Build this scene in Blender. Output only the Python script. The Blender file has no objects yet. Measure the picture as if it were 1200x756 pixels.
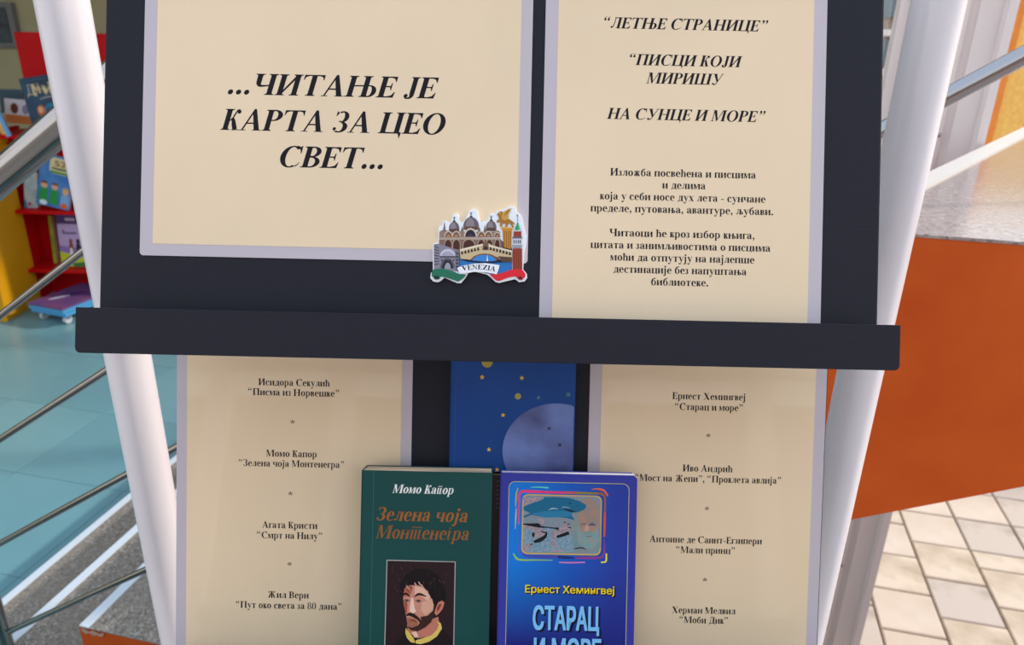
import bpy, bmesh, math, random
from mathutils import Vector, Matrix
random.seed(7)
C = bpy.context.scene.collection
sc = bpy.context.scene

# ------------------------------------------------------------------ camera
F = 900.0                                   # focal length in pixels of a 1200 x 756 frame
PITCH = math.radians(22.2); ROLL = math.radians(1.25)
CAM = Vector((0, 0, 2.1))
RT = Vector((1, 0, 0)); FW = Vector((0, math.cos(PITCH), -math.sin(PITCH))); UP = Vector((0, math.sin(PITCH), math.cos(PITCH)))
cd = bpy.data.cameras.new('camera'); cam = bpy.data.objects.new('camera', cd); C.objects.link(cam)
cr = RT*math.cos(ROLL) + UP*math.sin(ROLL); cu = -RT*math.sin(ROLL) + UP*math.cos(ROLL)
M = Matrix((cr, cu, -FW)).transposed().to_4x4(); M.translation = CAM
cam.matrix_world = M
cd.sensor_width = 36; cd.lens = F/1200*36; cd.sensor_fit = 'HORIZONTAL'; cd.clip_start = .02
cd.dof.use_dof = True; cd.dof.focus_distance = .65; cd.dof.aperture_fstop = 11
sc.camera = cam

# ------------------------------------------------------------------ light and exposure
w = bpy.data.worlds.new('world'); sc.world = w; w.use_nodes = True
nt = w.node_tree; bg = nt.nodes['Background']
tc = nt.nodes.new('ShaderNodeTexCoord'); sx = nt.nodes.new('ShaderNodeSeparateXYZ'); rp = nt.nodes.new('ShaderNodeValToRGB')
nt.links.new(tc.outputs['Generated'], sx.inputs[0]); nt.links.new(sx.outputs['Z'], rp.inputs[0]); nt.links.new(rp.outputs[0], bg.inputs[0])
rp.color_ramp.elements[0].position = 0; rp.color_ramp.elements[0].color = (1, .97, .95, 1)
rp.color_ramp.elements[1].position = .7; rp.color_ramp.elements[1].color = (.66, .80, 1, 1)
bg.inputs[1].default_value = 1.42
sd = bpy.data.lights.new('sun', 'SUN'); sun = bpy.data.objects.new('sun', sd); C.objects.link(sun)
sun.rotation_euler = Vector((.86, .18, .50)).to_track_quat('Z', 'Y').to_euler(); sd.energy = 3.3; sd.angle = math.radians(3); sd.color = (1, .93, .84)
sc.view_settings.view_transform = 'Standard'; sc.view_settings.look = 'None'; sc.view_settings.gamma = 1
sc.cycles.caustics_reflective = False; sc.cycles.caustics_refractive = False
sc.view_settings.use_curve_mapping = False; sc.view_settings.exposure = 0.0

# ------------------------------------------------------------------ helpers
def ray(px, py):
    u = (px-600)/F; v = -(py-378)/F
    c, s = math.cos(ROLL), math.sin(ROLL)
    u, v = u*c-v*s, u*s+v*c
    return FW + RT*u + UP*v
def at_z(px, py, z):
    r = ray(px, py); return CAM + r*((z-CAM.z)/r.z)
def at_y(px, py, y):
    r = ray(px, py); return CAM + r*(y/r.y)
def frame(o, tilt):                          # a plane facing back at the viewer, leaned by tilt about x
    y = UP*math.cos(tilt) - FW*math.sin(tilt); z = -FW*math.cos(tilt) - UP*math.sin(tilt)
    m = Matrix((RT, y, z)).transposed().to_4x4(); m.translation = o; return m
def loc(fr, px, py, z=0.0):                  # where a measured sight line meets plane z of a frame
    inv = fr.inverted(); o = inv @ CAM; d = inv.to_3x3() @ ray(px, py)
    t = (z-o.z)/d.z; p = o+d*t; return (p.x, p.y)

def lin(h):
    h = h.lstrip('#'); r = []
    for i in (0, 2, 4):
        c = int(h[i:i+2], 16)/255; r.append(c/12.92 if c <= .04045 else ((c+.055)/1.055)**2.4)
    return (*r, 1)
MATS = {}
def mat(name, color, rough=.6, metal=0, coat=0, bump=0, bscale=40, var=0, vscale=6, stretch=None, spec=.3, color2=None, coat_rough=.06, ramp=(.35, .65), trans=0, alpha=1, bdist=.002, emit=0):
    if name in MATS: return MATS[name]
    m = bpy.data.materials.new(name); m.use_nodes = True; n = m.node_tree; b = n.nodes['Principled BSDF']
    c = lin(color) if isinstance(color, str) else color
    b.inputs['Base Color'].default_value = c; b.inputs['Roughness'].default_value = rough; b.inputs['Metallic'].default_value = metal
    b.inputs['Coat Weight'].default_value = coat; b.inputs['Coat Roughness'].default_value = coat_rough
    b.inputs['Specular IOR Level'].default_value = spec
    b.inputs['Transmission Weight'].default_value = trans; b.inputs['Alpha'].default_value = alpha
    t = n.nodes.new('ShaderNodeTexCoord'); mp = n.nodes.new('ShaderNodeMapping'); n.links.new(t.outputs['Object'], mp.inputs[0])
    if stretch: mp.inputs['Scale'].default_value = stretch
    if var or color2:
        no = n.nodes.new('ShaderNodeTexNoise'); no.inputs['Scale'].default_value = vscale; no.inputs['Detail'].default_value = 6
        n.links.new(mp.outputs[0], no.inputs['Vector'])
        r = n.nodes.new('ShaderNodeValToRGB'); r.color_ramp.elements[0].position = ramp[0]; r.color_ramp.elements[1].position = ramp[1]
        c2 = lin(color2) if color2 else tuple(min(1, x*(1+var)) for x in c[:3])+(1,)
        c1 = c if color2 else tuple(x*(1-var) for x in c[:3])+(1,)
        r.color_ramp.elements[0].color = c1; r.color_ramp.elements[1].color = c2
        n.links.new(no.outputs['Fac'], r.inputs[0]); n.links.new(r.outputs[0], b.inputs['Base Color'])
    if bump:
        n2 = n.nodes.new('ShaderNodeTexNoise'); n2.inputs['Scale'].default_value = bscale; n2.inputs['Detail'].default_value = 4
        n.links.new(mp.outputs[0], n2.inputs['Vector']); bp = n.nodes.new('ShaderNodeBump'); bp.inputs['Strength'].default_value = bump; bp.inputs['Distance'].default_value = bdist
        n.links.new(n2.outputs['Fac'], bp.inputs['Height']); n.links.new(bp.outputs[0], b.inputs['Normal'])
        if coat: n.links.new(bp.outputs[0], b.inputs['Coat Normal'])
    MATS[name] = m; return m
def terrazzo(name, base, rough, light='#b9b0a6', dark='#5c5650', scale=160):
    m = mat(name, base, rough); n = m.node_tree; b = n.nodes['Principled BSDF']
    t = n.nodes.new('ShaderNodeTexCoord'); vo = n.nodes.new('ShaderNodeTexVoronoi'); vo.inputs['Scale'].default_value = scale
    n.links.new(t.outputs['Object'], vo.inputs['Vector'])
    r = n.nodes.new('ShaderNodeValToRGB'); r.color_ramp.interpolation = 'CONSTANT'
    e = r.color_ramp.elements; e[0].position = 0; e[0].color = lin(dark); e[1].position = .2; e[1].color = lin(base)
    x = e.new(.80); x.color = lin(light)
    sp = n.nodes.new('ShaderNodeSeparateColor'); n.links.new(vo.outputs['Color'], sp.inputs[0]); n.links.new(sp.outputs[0], r.inputs[0])
    no = n.nodes.new('ShaderNodeTexNoise'); no.inputs['Scale'].default_value = 9; n.links.new(t.outputs['Object'], no.inputs['Vector'])
    mx = n.nodes.new('ShaderNodeMixRGB'); mx.inputs[2].default_value = lin(base); n.links.new(r.outputs[0], mx.inputs[1]); n.links.new(no.outputs['Fac'], mx.inputs[0])
    n.links.new(mx.outputs[0], b.inputs['Base Color']); return m
def flat(hexcol, coat=.0, rough=.45):        # printed ink of one colour
    return mat('ink_'+hexcol.strip('#')+('_gloss' if coat else ''), hexcol, rough, coat=coat, spec=.18)

def link(name, me, parent=None, mw=None):
    o = bpy.data.objects.new(name, me); C.objects.link(o)
    if parent: o.parent = parent
    elif mw is not None: o.matrix_world = mw
    return o
def tag(o, label=None, cat=None, group=None, kind=None):
    if label: o['label'] = label
    if cat: o['category'] = cat
    if group: o['group'] = group
    if kind: o['kind'] = kind
    return o
def empty(name, mw, label=None, cat=None, group=None):
    o = bpy.data.objects.new(name, None); C.objects.link(o); o.empty_display_size = .05
    o.matrix_world = mw if isinstance(mw, Matrix) else Matrix.Translation(mw)
    return tag(o, label, cat, group)
def finish(bm, name, m, parent=None, mw=None, smooth=False, bevel=0, recalc=True):
    if bevel: bmesh.ops.bevel(bm, geom=[e for e in bm.edges], offset=bevel, segments=2, affect='EDGES', profile=.7)
    if recalc: bmesh.ops.recalc_face_normals(bm, faces=bm.faces)
    me = bpy.data.meshes.new(name); bm.to_mesh(me); bm.free()
    for x in (m if isinstance(m, (list, tuple)) else [m]): me.materials.append(x)
    if smooth:
        for p in me.polygons: p.use_smooth = True
        me.set_sharp_from_angle(angle=math.radians(35))
    return link(name, me, parent, mw)
def add_box(bm, a, b, mw=None, mi=0):
    vs = [bm.verts.new((x, y, z)) for z in (a[2], b[2]) for y in (a[1], b[1]) for x in (a[0], b[0])]
    if mw is not None:
        for v in vs: v.co = mw @ v.co
    for f in ((0, 2, 3, 1), (4, 5, 7, 6), (0, 1, 5, 4), (2, 6, 7, 3), (0, 4, 6, 2), (1, 3, 7, 5)):
        fc = bm.faces.new([vs[i] for i in f]); fc.material_index = mi
    return vs
def box(name, a, b, m, parent=None, bevel=.001, mw=None):
    bm = bmesh.new(); add_box(bm, a, b); return finish(bm, name, m, parent, mw, bevel=bevel)
def prism(bm, pts, z0, z1, mi=0):            # outline in xy extruded z0..z1
    lo = [bm.verts.new((p[0], p[1], z0)) for p in pts]; hi = [bm.verts.new((p[0], p[1], z1)) for p in pts]
    n = len(pts)
    bm.faces.new(lo[::-1]).material_index = mi; bm.faces.new(hi).material_index = mi
    for i in range(n): bm.faces.new((lo[i], lo[(i+1) % n], hi[(i+1) % n], hi[i])).material_index = mi
def add_tube(bm, p0, p1, r, seg=24, r1=None):
    p0 = Vector(p0); p1 = Vector(p1); d = (p1-p0).normalized(); a = d.orthogonal().normalized(); b = d.cross(a); r1 = r1 or r
    A = [bm.verts.new(p0+(a*math.cos(t)+b*math.sin(t))*r) for t in [2*math.pi*i/seg for i in range(seg)]]
    B = [bm.verts.new(p1+(a*math.cos(t)+b*math.sin(t))*r1) for t in [2*math.pi*i/seg for i in range(seg)]]
    for i in range(seg): bm.faces.new((A[i], A[(i+1) % seg], B[(i+1) % seg], B[i]))
    bm.faces.new(A[::-1]); bm.faces.new(B)
def tube(name, p0, p1, r, m, parent=None, seg=24):
    bm = bmesh.new(); add_tube(bm, p0, p1, r, seg); return finish(bm, name, m, parent, smooth=True)
def round_rect(x0, y0, x1, y1, r, n=6):
    out = []
    for cx, cy, a in ((x1-r, y1-r, 0), (x0+r, y1-r, 90), (x0+r, y0+r, 180), (x1-r, y0+r, 270)):
        for i in range(n+1):
            t = math.radians(a+90*i/n); out.append((cx+r*math.cos(t), cy+r*math.sin(t)))
    return out

# ------------------------------------------------------------------ serif lettering, drawn stroke by stroke (1000 units per em)
def spline(pts, n=7):
    out = []
    for i in range(len(pts)-1):
        p0 = pts[max(0, i-1)]; p1 = pts[i]; p2 = pts[i+1]; p3 = pts[min(len(pts)-1, i+2)]
        for k in range(n):
            t = k/n
            out.append(tuple(.5*((2*b)+(-a+c)*t+(2*a-5*b+4*c-d)*t*t+(-a+3*b-3*c+d)*t**3) for a, b, c, d in zip(p0, p1, p2, p3)))
    out.append(tuple(pts[-1])); return out
class Glyph:
    def __init__(s): s.p = []
    def R(s, x0, y0, x1, y1): s.p.append([(x0, y0), (x1, y0), (x1, y1), (x0, y1)])
    def Q(s, *pts): s.p.append(list(pts))
    def D(s, x0, y0, x1, y1, w): s.p.append([(x0-w/2, y0), (x0+w/2, y0), (x1+w/2, y1), (x1-w/2, y1)])
    def B(s, x, y, r, n=14): s.p.append([(x+r*math.cos(2*math.pi*i/n), y+r*math.sin(2*math.pi*i/n)) for i in range(n)])
    def S(s, *pts, n=7):
        q = spline(pts, n); L = []; Rr = []
        for i, (x, y, w_) in enumerate(q):
            a = q[max(0, i-1)]; b = q[min(len(q)-1, i+1)]; dx, dy = b[0]-a[0], b[1]-a[1]; l = math.hypot(dx, dy) or 1
            nx, ny = -dy/l*w_/2, dx/l*w_/2; L.append((x+nx, y+ny)); Rr.append((x-nx, y-ny))
        for i in range(len(q)-1): s.p.append([L[i], L[i+1], Rr[i+1], Rr[i]])
    def H(s, cx, cy, rx, ry, tv, th, a0=0, a1=360):
        n = max(8, int(abs(a1-a0)/11)); A = [math.radians(a0+(a1-a0)*i/n) for i in range(n+1)]
        o = [(cx+rx*math.cos(t), cy+ry*math.sin(t)) for t in A]; k = [(cx+(rx-tv)*math.cos(t), cy+(ry-th)*math.sin(t)) for t in A]
        for i in range(n): s.p.append([o[i], o[i+1], k[i+1], k[i]])
    def foot(s, xl, xr, y, up, e, t=24, br=46):      # slab serif with brackets round a stem xl..xr
        u = up
        s.p.append([(xl-e, y), (xr+e, y), (xr+e, y+u*t), (xr+12, y+u*(t+12)), (xr, y+u*(t+br)), (xl, y+u*(t+br)), (xl-12, y+u*(t+12)), (xl-e, y+u*t)])
def small_or_cap(ch, h, W, g, e, t):
    """letters whose capital and small forms share one design. h height, W stem, g counter, e serif length, t hairline"""
    G = Glyph(); x1 = e+14; x2 = x1+W+g; m = h/662
    def stem(x, b=1, tp=1, y0=0, y1=None):
        y1 = h if y1 is None else y1; G.R(x, y0, x+W, y1)
        if b: G.foot(x, x+W, y0, 1, e)
        if tp: G.foot(x, x+W, y1, -1, e)
    adv = x2+W+e+18
    if ch == 'и': stem(x1); stem(x2); G.Q((x1+W-2, h*.10), (x1+W-2, h*.26), (x2+2, h*.92), (x2+2, h*.72))
    elif ch == 'н': stem(x1); stem(x2); G.R(x1+W, h*.48, x2, h*.48+t+4)
    elif ch == 'п': stem(x1); stem(x2); G.R(x1+W, h-t-8, x2, h)
    elif ch == 'ц':
        stem(x1); stem(x2); G.R(x1, 0, x2+W, t+6); G.Q((x2+W-30, t+6), (x2+W+e, t+6), (x2+W+e, -40*m), (x2+W+e-26, -165*m), (x2+W+e-60*m, -60*m), (x2+W-30, 0))
    elif ch == 'ш': stem(x1); stem(x2-g*.18); x3 = x2+W+g*.64; stem(x3); G.R(x1, 0, x3+W, t+6); adv = x3+W+e+18
    elif ch == 'ч':
        stem(x2-g*.1); x2 -= g*.1; G.foot(x1, x1+W, h, -1, e); c = x1+W/2
        G.S((c, h, W), (c, h*.66, W), (c+18*m, h*.52, W*.86), (c+90*m, h*.43, 62*m+10), (x2+6, h*.45, t+2)); adv = x2+W+e+18
    elif ch == 'т':
        c = 340*m if h > 600 else 238; stem(c-W/2, tp=0); hw = c-22; G.R(c-hw, h-t, c+hw, h)
        for s_ in (-1, 1): G.Q((c+s_*hw, h), (c+s_*hw, h-165*m), (c+s_*(hw-18*m), h-165*m), (c+s_*(hw-60*m), h-70*m), (c+s_*(hw-150*m), h-t))
        adv = 2*c
    elif ch in 'гб_':
        stem(x1); xr = x1+W+g*1.0; G.R(x1, h-t-4, xr, h); G.Q((xr, h), (xr, h-170*m), (xr-20*m, h-170*m), (xr-70*m, h-70*m), (xr-150*m, h-t-4)); adv = xr+20
    elif ch == 'Е':
        stem(x1); xr = x1+W+g*1.06; G.R(x1, h-t-2, xr-10, h); G.R(x1, 0, xr, t+2); G.R(x1+W, h*.49, xr-120, h*.49+t+2)
        G.Q((xr-10, h), (xr-8, h-165), (xr-30, h-165), (xr-85, h-70), (xr-190, h-t)); G.Q((xr, 0), (xr+26, 180), (xr, 180), (xr-70, 75), (xr-200, t))
        G.Q((xr-140, h*.49-85), (xr-112, h*.49-85), (xr-112, h*.49+t+92), (xr-140, h*.49+t+92), (xr-160, h*.49+45), (xr-240, h*.49+16), (xr-160, h*.49-10)); adv = xr+44
    elif ch == 'в':
        stem(x1); c = x1+W+g*.22; r = g*.78
        for cy, ry, k in ((h*.265, h*.265, 1.0), (h*.75, h*.25, .86)):
            G.H(c, cy, r*k+W*.35, ry, W*.92, t+2, -90, 90); G.R(x1+W-5, cy+ry-t-2, c, cy+ry); G.R(x1+W-5, cy-ry, c, cy-ry+t+2)
        adv = c+r+W*.35+30
    elif ch == 'Р':
        stem(x1); c = x1+W+g*.22; G.H(c, h*.735, g*.72+W*.35, h*.265, W*.95, t+2, -90, 90)
        G.R(x1+W-5, h-t-2, c, h); G.R(x1+W-5, h*.47, c, h*.47+t+2); adv = c+g*.72+W*.35+26
    elif ch in 'њљ':
        if ch == 'њ': stem(x1); G.R(x1+W, h*.50, x2, h*.50+t+4)
        else:
            x2 = x1+W+g*.75; G.R(x1+W*.9, h-t-8, x2, h); G.foot(x1+W*.85, x1+W*1.1, h, -1, e*.6)
            G.S((x1+W, h-4, t+8), (x1+W*.95, h*.55, t+14), (x1+W*.7, h*.18, t+18), (x1+W*.25, h*.06, t+26)); G.B(x1+W*.15, h*.12, 44*m+12)
        stem(x2); c = x2+W+g*.18; G.H(c, h*.285, g*.62+W*.3, h*.285, W*.9, t+2, -90, 90)
        G.R(x2+W-5, 0, c, t+2); G.R(x2+W-5, h*.57-t-2, c, h*.57); adv = c+g*.62+W*.3+26
    elif ch == 'л':
        x2 = x1+W+g*.72; G.R(x1+W*.9, h-t-8, x2, h); G.foot(x1+W*.85, x1+W*1.1, h, -1, e*.6); stem(x2)
        G.S((x1+W, h-4, t+8), (x1+W*.95, h*.55, t+14), (x1+W*.7, h*.18, t+18), (x1+W*.25, h*.06, t+26)); G.B(x1+W*.15, h*.12, 44*m+12); adv = x2+W+e+18
    elif ch == 'д':
        x2 = x1+W+g*.80; G.R(x1+W*.9, h-t-8, x2, h); G.foot(x1+W*.85, x1+W*1.1, h, -1, e*.6); G.R(x2, 0, x2+W, h); G.foot(x2, x2+W, h, -1, e)
        G.S((x1+W*1.05, h-4, t+8), (x1+W*1.0, h*.5, t+14), (x1+W*.6, h*.04, t+20)); G.R(x1-10, 0, x2+W+e, t+8)
        for x, s_ in ((x1-10, 1), (x2+W+e, -1)): G.Q((x, t+8), (x, -165*m), (x+s_*24, -165*m), (x+s_*(60*m+20), 0))
        adv = x2+W+e+18
    elif ch == 'м':
        x2 = x1+g*1.62+W*.9; thin = t+10; G.R(x1+10, 0, x1+10+thin, h); G.foot(x1+10, x1+10+thin, 0, 1, e+8, br=20)
        G.Q((x1-e, h), (x1+W*1.05, h), (x1+W*1.05, h-10), ((x1+x2)/2+W*.35, h*.12), ((x1+x2)/2-10, 0), ((x1+x2)/2-28, 0), (x1+4, h-26), (x1-e, h-24))
        G.Q(((x1+x2)/2-24, 0), ((x1+x2)/2+10, 0), (x2+6, h-20), (x2-40, h)); stem(x2); adv = x2+W+e+18
    elif ch == 'к':
        stem(x1); xr = x1+W+g*.95
        G.S((x1+W-6, h*.46, t+4), (x1+W+g*.22, h*.52, t+8), (x1+W+g*.42, h*.76, t+10), (x1+W+g*.62, h*.94, t+18), (xr-20*m, h*.93, t+26)); G.B(xr-34*m, h*.865, 46*m+12)
        G.S((x1+W+g*.10, h*.54, t+14), (x1+W+g*.34, h*.50, W*.6), (x1+W+g*.56, h*.28, W*.82), (x1+W+g*.84, h*.02, W*.86)); G.R(x1+W+g*.40, 0, xr+e+30, 24); adv = xr+e+34
    elif ch == 'ж':
        c = x1+W*.55+g*1.18; G.R(c-W/2, 0, c+W/2, h); G.foot(c-W/2, c+W/2, 0, 1, e); G.foot(c-W/2, c+W/2, h, -1, e)
        for s_ in (-1, 1):
            X = lambda k: c+s_*(W/2+g*k)
            G.S((X(-.03), h*.46, t+4), (X(.20), h*.52, t+8), (X(.40), h*.76, t+10), (X(.58), h*.94, t+18), (X(.80), h*.93, t+26)); G.B(X(.80), h*.865, 44*m+12)
            G.S((X(.10), h*.54, t+14), (X(.30), h*.50, W*.55), (X(.50), h*.28, W*.78), (X(.76), h*.02, W*.8)); a, b = sorted((X(.38), X(1.12))); G.R(a, 0, b, 24)
        adv = 2*c
    elif ch == 'з':
        c = g*.62+40*m+20; r = g*.72+W*.3
        G.H(c, h*.735, r*.86, h*.275, W*.9, t+2, -88, 128); G.H(c-8*m, h*.255, r, h*.265, W*.95, t+2, -128, 92); G.R(c-70*m, h*.49, c+6, h*.49+t)
        G.B(c-r*.62, h*.165, 40*m+14); G.Q((c-r*.78, h), (c-r*.78+16, h), (c-r*.48, h*.93), (c-r*.56, h*.86), (c-r*.74, h*.76), (c-r*.80, h*.76)); adv = c+r+34
    elif ch == 'С':
        G.H(378, 331, 345, 345, 170, 40, 48, 302); G.S((605, 588-8, 34), (560, 632, 44), (470, 664, 34)); G.Q((625, 676), (650, 676), (655, 440), (630, 440), (598, 540), (560, 600))
        G.S((560, 36, 46), (620, 84, 30), (665, 150, 22)); adv = 715
    elif ch == 'О': G.H(389, 331, 350, 345, 165, 38); adv = 778
    elif ch == 'А':
        G.D(92, 0, 352, 676, 56); G.Q((330, 676), (392, 676), (650, 0), (478, 0), (300, 560)); G.R(165, 205, 500, 205+t+6); G.R(8, 0, 210, 24); G.R(420, 0, 705, 24); adv = 716
    elif ch == 'У':
        G.Q((70, h), (255, h), (440, 232), (360, 160)); G.S((622, h-10, 40), (500, 400, 42), (380, 140, 46), (300, 32, 60), (190, 12, 60)); G.B(150, 62, 62); G.R(15, h-24, 320, h); G.R(520, h-24, 712, h); adv = 712
    elif ch == 'Х':
        G.D(160, h, 560, 0, 190); G.D(600, h, 120, 0, 46); G.R(15, h-24, 325, h); G.R(480, h-24, 705, h); G.R(12, 0, 235, 24); G.R(405, 0, 715, 24); adv = 722
    elif ch == 'Ј': G.R(190, 150, 340, h); G.foot(190, 340, h, -1, 60); G.S((265, 170, 150), (262, 70, 130), (215, 5, 66), (120, -6, 44), (70, 20, 40)); G.B(92, 68, 62); adv = 430
    elif ch == 'V': G.Q((75, h), (262, h), (440, 190), (372, -18), (345, -18)); G.D(610, h, 375, 0, 44); G.R(15, h-24, 330, h); G.R(505, h-24, 705, h); adv = 712
    elif ch == 'N':
        G.R(110, 0, 152, h); G.R(560, 0, 602, h); G.Q((30, h), (220, h), (602, 90), (602, -18), (570, -18), (110, 560)); G.R(20, 0, 245, 24); G.R(465, h-24, 700, h); adv = 715
    elif ch == 'Z':
        G.Q((40, 0), (240, 0), (610, h), (420, h)); G.R(60, h-36, 610, h); G.R(40, 0, 620, 36); G.Q((60, h), (60, h-180), (85, h-180), (190, h-36)); G.Q((620, 0), (640, 195), (615, 195), (520, 36)); adv = 667
    elif ch == 'I': stem(x1); adv = 2*x1+W
    return adv, G.p
GL = {' ': (250, [])}
for up_, lo_ in (('И', 'и'), ('Н', 'н'), ('П', 'п'), ('Ц', 'ц'), ('Ш', 'ш'), ('Ч', 'ч'), ('Т', 'т'), ('Г', 'г'), ('В', 'в'), ('Њ', 'њ'), ('Љ', 'љ'), ('Л', 'л'), ('Д', 'д'), ('М', 'м'), ('К', 'к'), ('Ж', 'ж'), ('З', 'з')):
    GL[up_] = small_or_cap(lo_, 662, 160, 280, 66, 38); GL[lo_] = small_or_cap(lo_, 461, 141, 168, 36, 40)
for c_ in 'ЕРСОАУХЈVNZI': GL[c_] = small_or_cap(c_, 662, 160, 280, 66, 38)
GL['E'] = GL['Е']; GL['A'] = GL['А']
def mk(adv, fn): G = Glyph(); fn(G); return adv, G.p
def _a(G):
    G.B(112, 345, 54); G.S((62, 350, 30), (90, 418, 52), (190, 456, 30), (285, 440, 66), (335, 370, 112), (342, 300, 140), (342, 100, 140)); G.S((342, 110, 140), (362, 48, 96), (420, 14, 44), (484, 46, 16))
    G.S((335, 300, 34), (230, 255, 52), (120, 190, 96), (98, 112, 138), (150, 40, 84), (220, 32, 54), (300, 84, 34))
def _be(G): G.H(250, 222, 215, 236, 130, 36); G.S((92, 230, 110), (94, 370, 100), (140, 500, 90), (240, 575, 90), (350, 610, 80), (415, 690, 16))
def _e(G): G.H(235, 230, 210, 243, 146, 42, 0, 300); G.R(95, 235, 400, 268); G.Q((320, 235), (443, 235), (430, 300), (330, 300)); G.S((330, 22, 48), (385, 62, 30), (425, 120, 14))
def _je(G): G.R(85, -60, 209, 461); G.Q((20, 461), (209, 461), (209, 420), (85, 420), (20, 437)); G.S((147, -50, 138), (142, -130, 104), (95, -192, 56), (25, -190, 40)); G.B(22, -160, 46); G.B(147, 610, 78)
def _tsh(G):
    G.R(62, 0, 186, 676); G.foot(62, 186, 0, 1, 28); G.Q((10, 676), (62, 676), (62, 630), (10, 652)); G.R(5, 545, 330, 580)
    G.S((182, 330, 32), (235, 410, 44), (310, 432, 70), (385, 370, 116), (392, 290, 138), (392, 0, 138)); G.foot(330, 454, 0, 1, 28)
def _r(G): G.R(58, -205, 182, 461); G.foot(58, 182, -205, 1, 36); G.Q((8, 461), (182, 461), (182, 420), (58, 420), (8, 437)); G.H(270, 226, 215, 247, 138, 34, -128, 128)
def _u(G): G.Q((45, 461), (190, 461), (310, 150), (258, 0)); G.S((432, 455, 34), (340, 200, 36), (255, -30, 44), (180, -180, 60), (100, -196, 50)); G.B(92, -150, 56); G.R(8, 437, 245, 461); G.R(345, 437, 492, 461)
def _x(G): G.D(118, 461, 372, 0, 150); G.D(395, 461, 90, 0, 36); G.R(10, 437, 235, 461); G.R(315, 437, 480, 461); G.R(10, 0, 175, 24); G.R(265, 0, 492, 24)
def _s(G): G.H(240, 230, 212, 243, 146, 42, 52, 305); G.B(350, 350, 56); G.S((330, 440, 34), (375, 400, 44), (390, 350, 36)); G.S((340, 22, 44), (390, 62, 28), (425, 110, 14))
def _lq(G):
    for x in (95, 310): G.B(x, 520, 68); G.S((x-45, 540, 50), (x-35, 610, 52), (x+10, 665, 34), (x+70, 698, 12))
def _rq(G):
    for x in (155, 370): G.B(x, 620, 68); G.S((x+45, 600, 50), (x+35, 530, 52), (x-10, 475, 34), (x-70, 442, 12))
def _comma(G): G.B(120, 75, 76); G.S((165, 50, 56), (155, -30, 54), (110, -100, 36), (50, -150, 12))
def _ast(G):
    for k in range(5):
        a = math.radians(90+72*k); G.S((250, 470, 22), (250+60*math.cos(a), 470+60*math.sin(a), 40), (250+150*math.cos(a), 470+150*math.sin(a), 84), (250+180*math.cos(a), 470+180*math.sin(a), 40), n=3)
def _8(G): G.H(250, 510, 190, 172, 104, 30); G.H(250, 180, 220, 194, 118, 30)
def _0(G): G.H(250, 331, 224, 345, 128, 28)
def _ui(G, bar=True, n=2):                   # slanted cursive forms built from u-shaped stems
    for k in range(n):
        x = 60+k*215; G.R(x, 60, x+112, 461); G.Q((x-35, 461), (x+112, 461), (x+112, 425), (x, 425), (x-35, 440))
        G.S((x+56, 80, 112), (x+75, 25, 80), (x+130, 10, 34), (x+215, 70, 22))
    if bar: G.R(40, 560, 60+(n-1)*215+130, 600)
GL.update({'а': mk(490, _a), 'б': mk(500, _be), 'е': mk(460, _e), 'ј': mk(290, _je), 'ћ': mk(510, _tsh), 'р': mk(525, _r), 'у': mk(500, _u), 'х': mk(500, _x), 'с': mk(450, _s),
  'о': mk(500, lambda G: G.H(250, 230, 224, 243, 146, 42)), '“': mk(500, _lq), '”': mk(500, _rq), '.': mk(250, lambda G: G.B(125, 72, 80)), ',': mk(250, _comma),
  '-': mk(333, lambda G: G.R(40, 175, 293, 250)), '*': mk(500, _ast), '8': mk(500, _8), '0': mk(500, _0),
  'ӣ': mk(505, _ui), 'Ӣ': mk(720, lambda G: _ui(G, n=3)), 'ї': mk(330, lambda G: _ui(G, n=1)), "'": mk(180, lambda G: G.S((90, 690, 70), (90, 560, 30)))})

def lay(text, shear=0, track=0):
    x = 0; out = []
    for ch in text:
        adv, ps = GL[ch]
        for p in ps: out.append([(x+a+b*shear, b) for a, b in p])
        x += adv+track
    xs = [a for p in out for a, b in p]; return out, min(xs), max(xs)
class Art:
    """flat print: coloured outlines laid over one another, a few micrometres apart"""
    def __init__(s, z=0.0, dz=6e-6, coat=0): s.bm = bmesh.new(); s.mats = []; s.z = z; s.dz = dz; s.coat = coat
    def mi(s, c):
        m = c if not isinstance(c, str) else flat(c, s.coat)
        if m not in s.mats: s.mats.append(m)
        return s.mats.index(m)
    def poly(s, pts, c, step=True):
        i = s.mi(c); vs = [s.bm.verts.new((p[0], p[1], s.z)) for p in pts]
        a = sum(pts[k][0]*pts[(k+1) % len(pts)][1]-pts[(k+1) % len(pts)][0]*pts[k][1] for k in range(len(pts)))
        f = s.bm.faces.new(vs if a > 0 else vs[::-1]); f.material_index = i
        if step: s.z += s.dz
    def stroke(s, pts, c, n=5):
        G = Glyph(); G.S(*pts, n=n)
        for p in G.p: s.poly(p, c, step=False)
        s.z += s.dz
    def text(s, text, cx, y, width, em, c, shear=0, track=0, arc=None):
        ps, a, b = lay(text, shear, track); kx = width/(b-a); k = em/1000
        if 0: print('RATIO', text[:20], round(kx/k, 3))
        for j, p in enumerate(ps):
            q = [(cx+(u-(a+b)/2)*kx, y+v*k) for u, v in p]
            if arc:
                q = [(cx+(R_ := arc+(v-y))*math.sin((u-cx)/arc), y-arc+R_*math.cos((u-cx)/arc)) for u, v in q]
            s.poly(q, c, step=False); s.z += s.dz*(.35 if j % 2 else -.35)
        s.z += s.dz
    def done(s, name, parent):
        me = bpy.data.meshes.new(name); s.bm.to_mesh(me); s.bm.free()
        for m in s.mats: me.materials.append(m)
        return link(name, me, parent)
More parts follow.
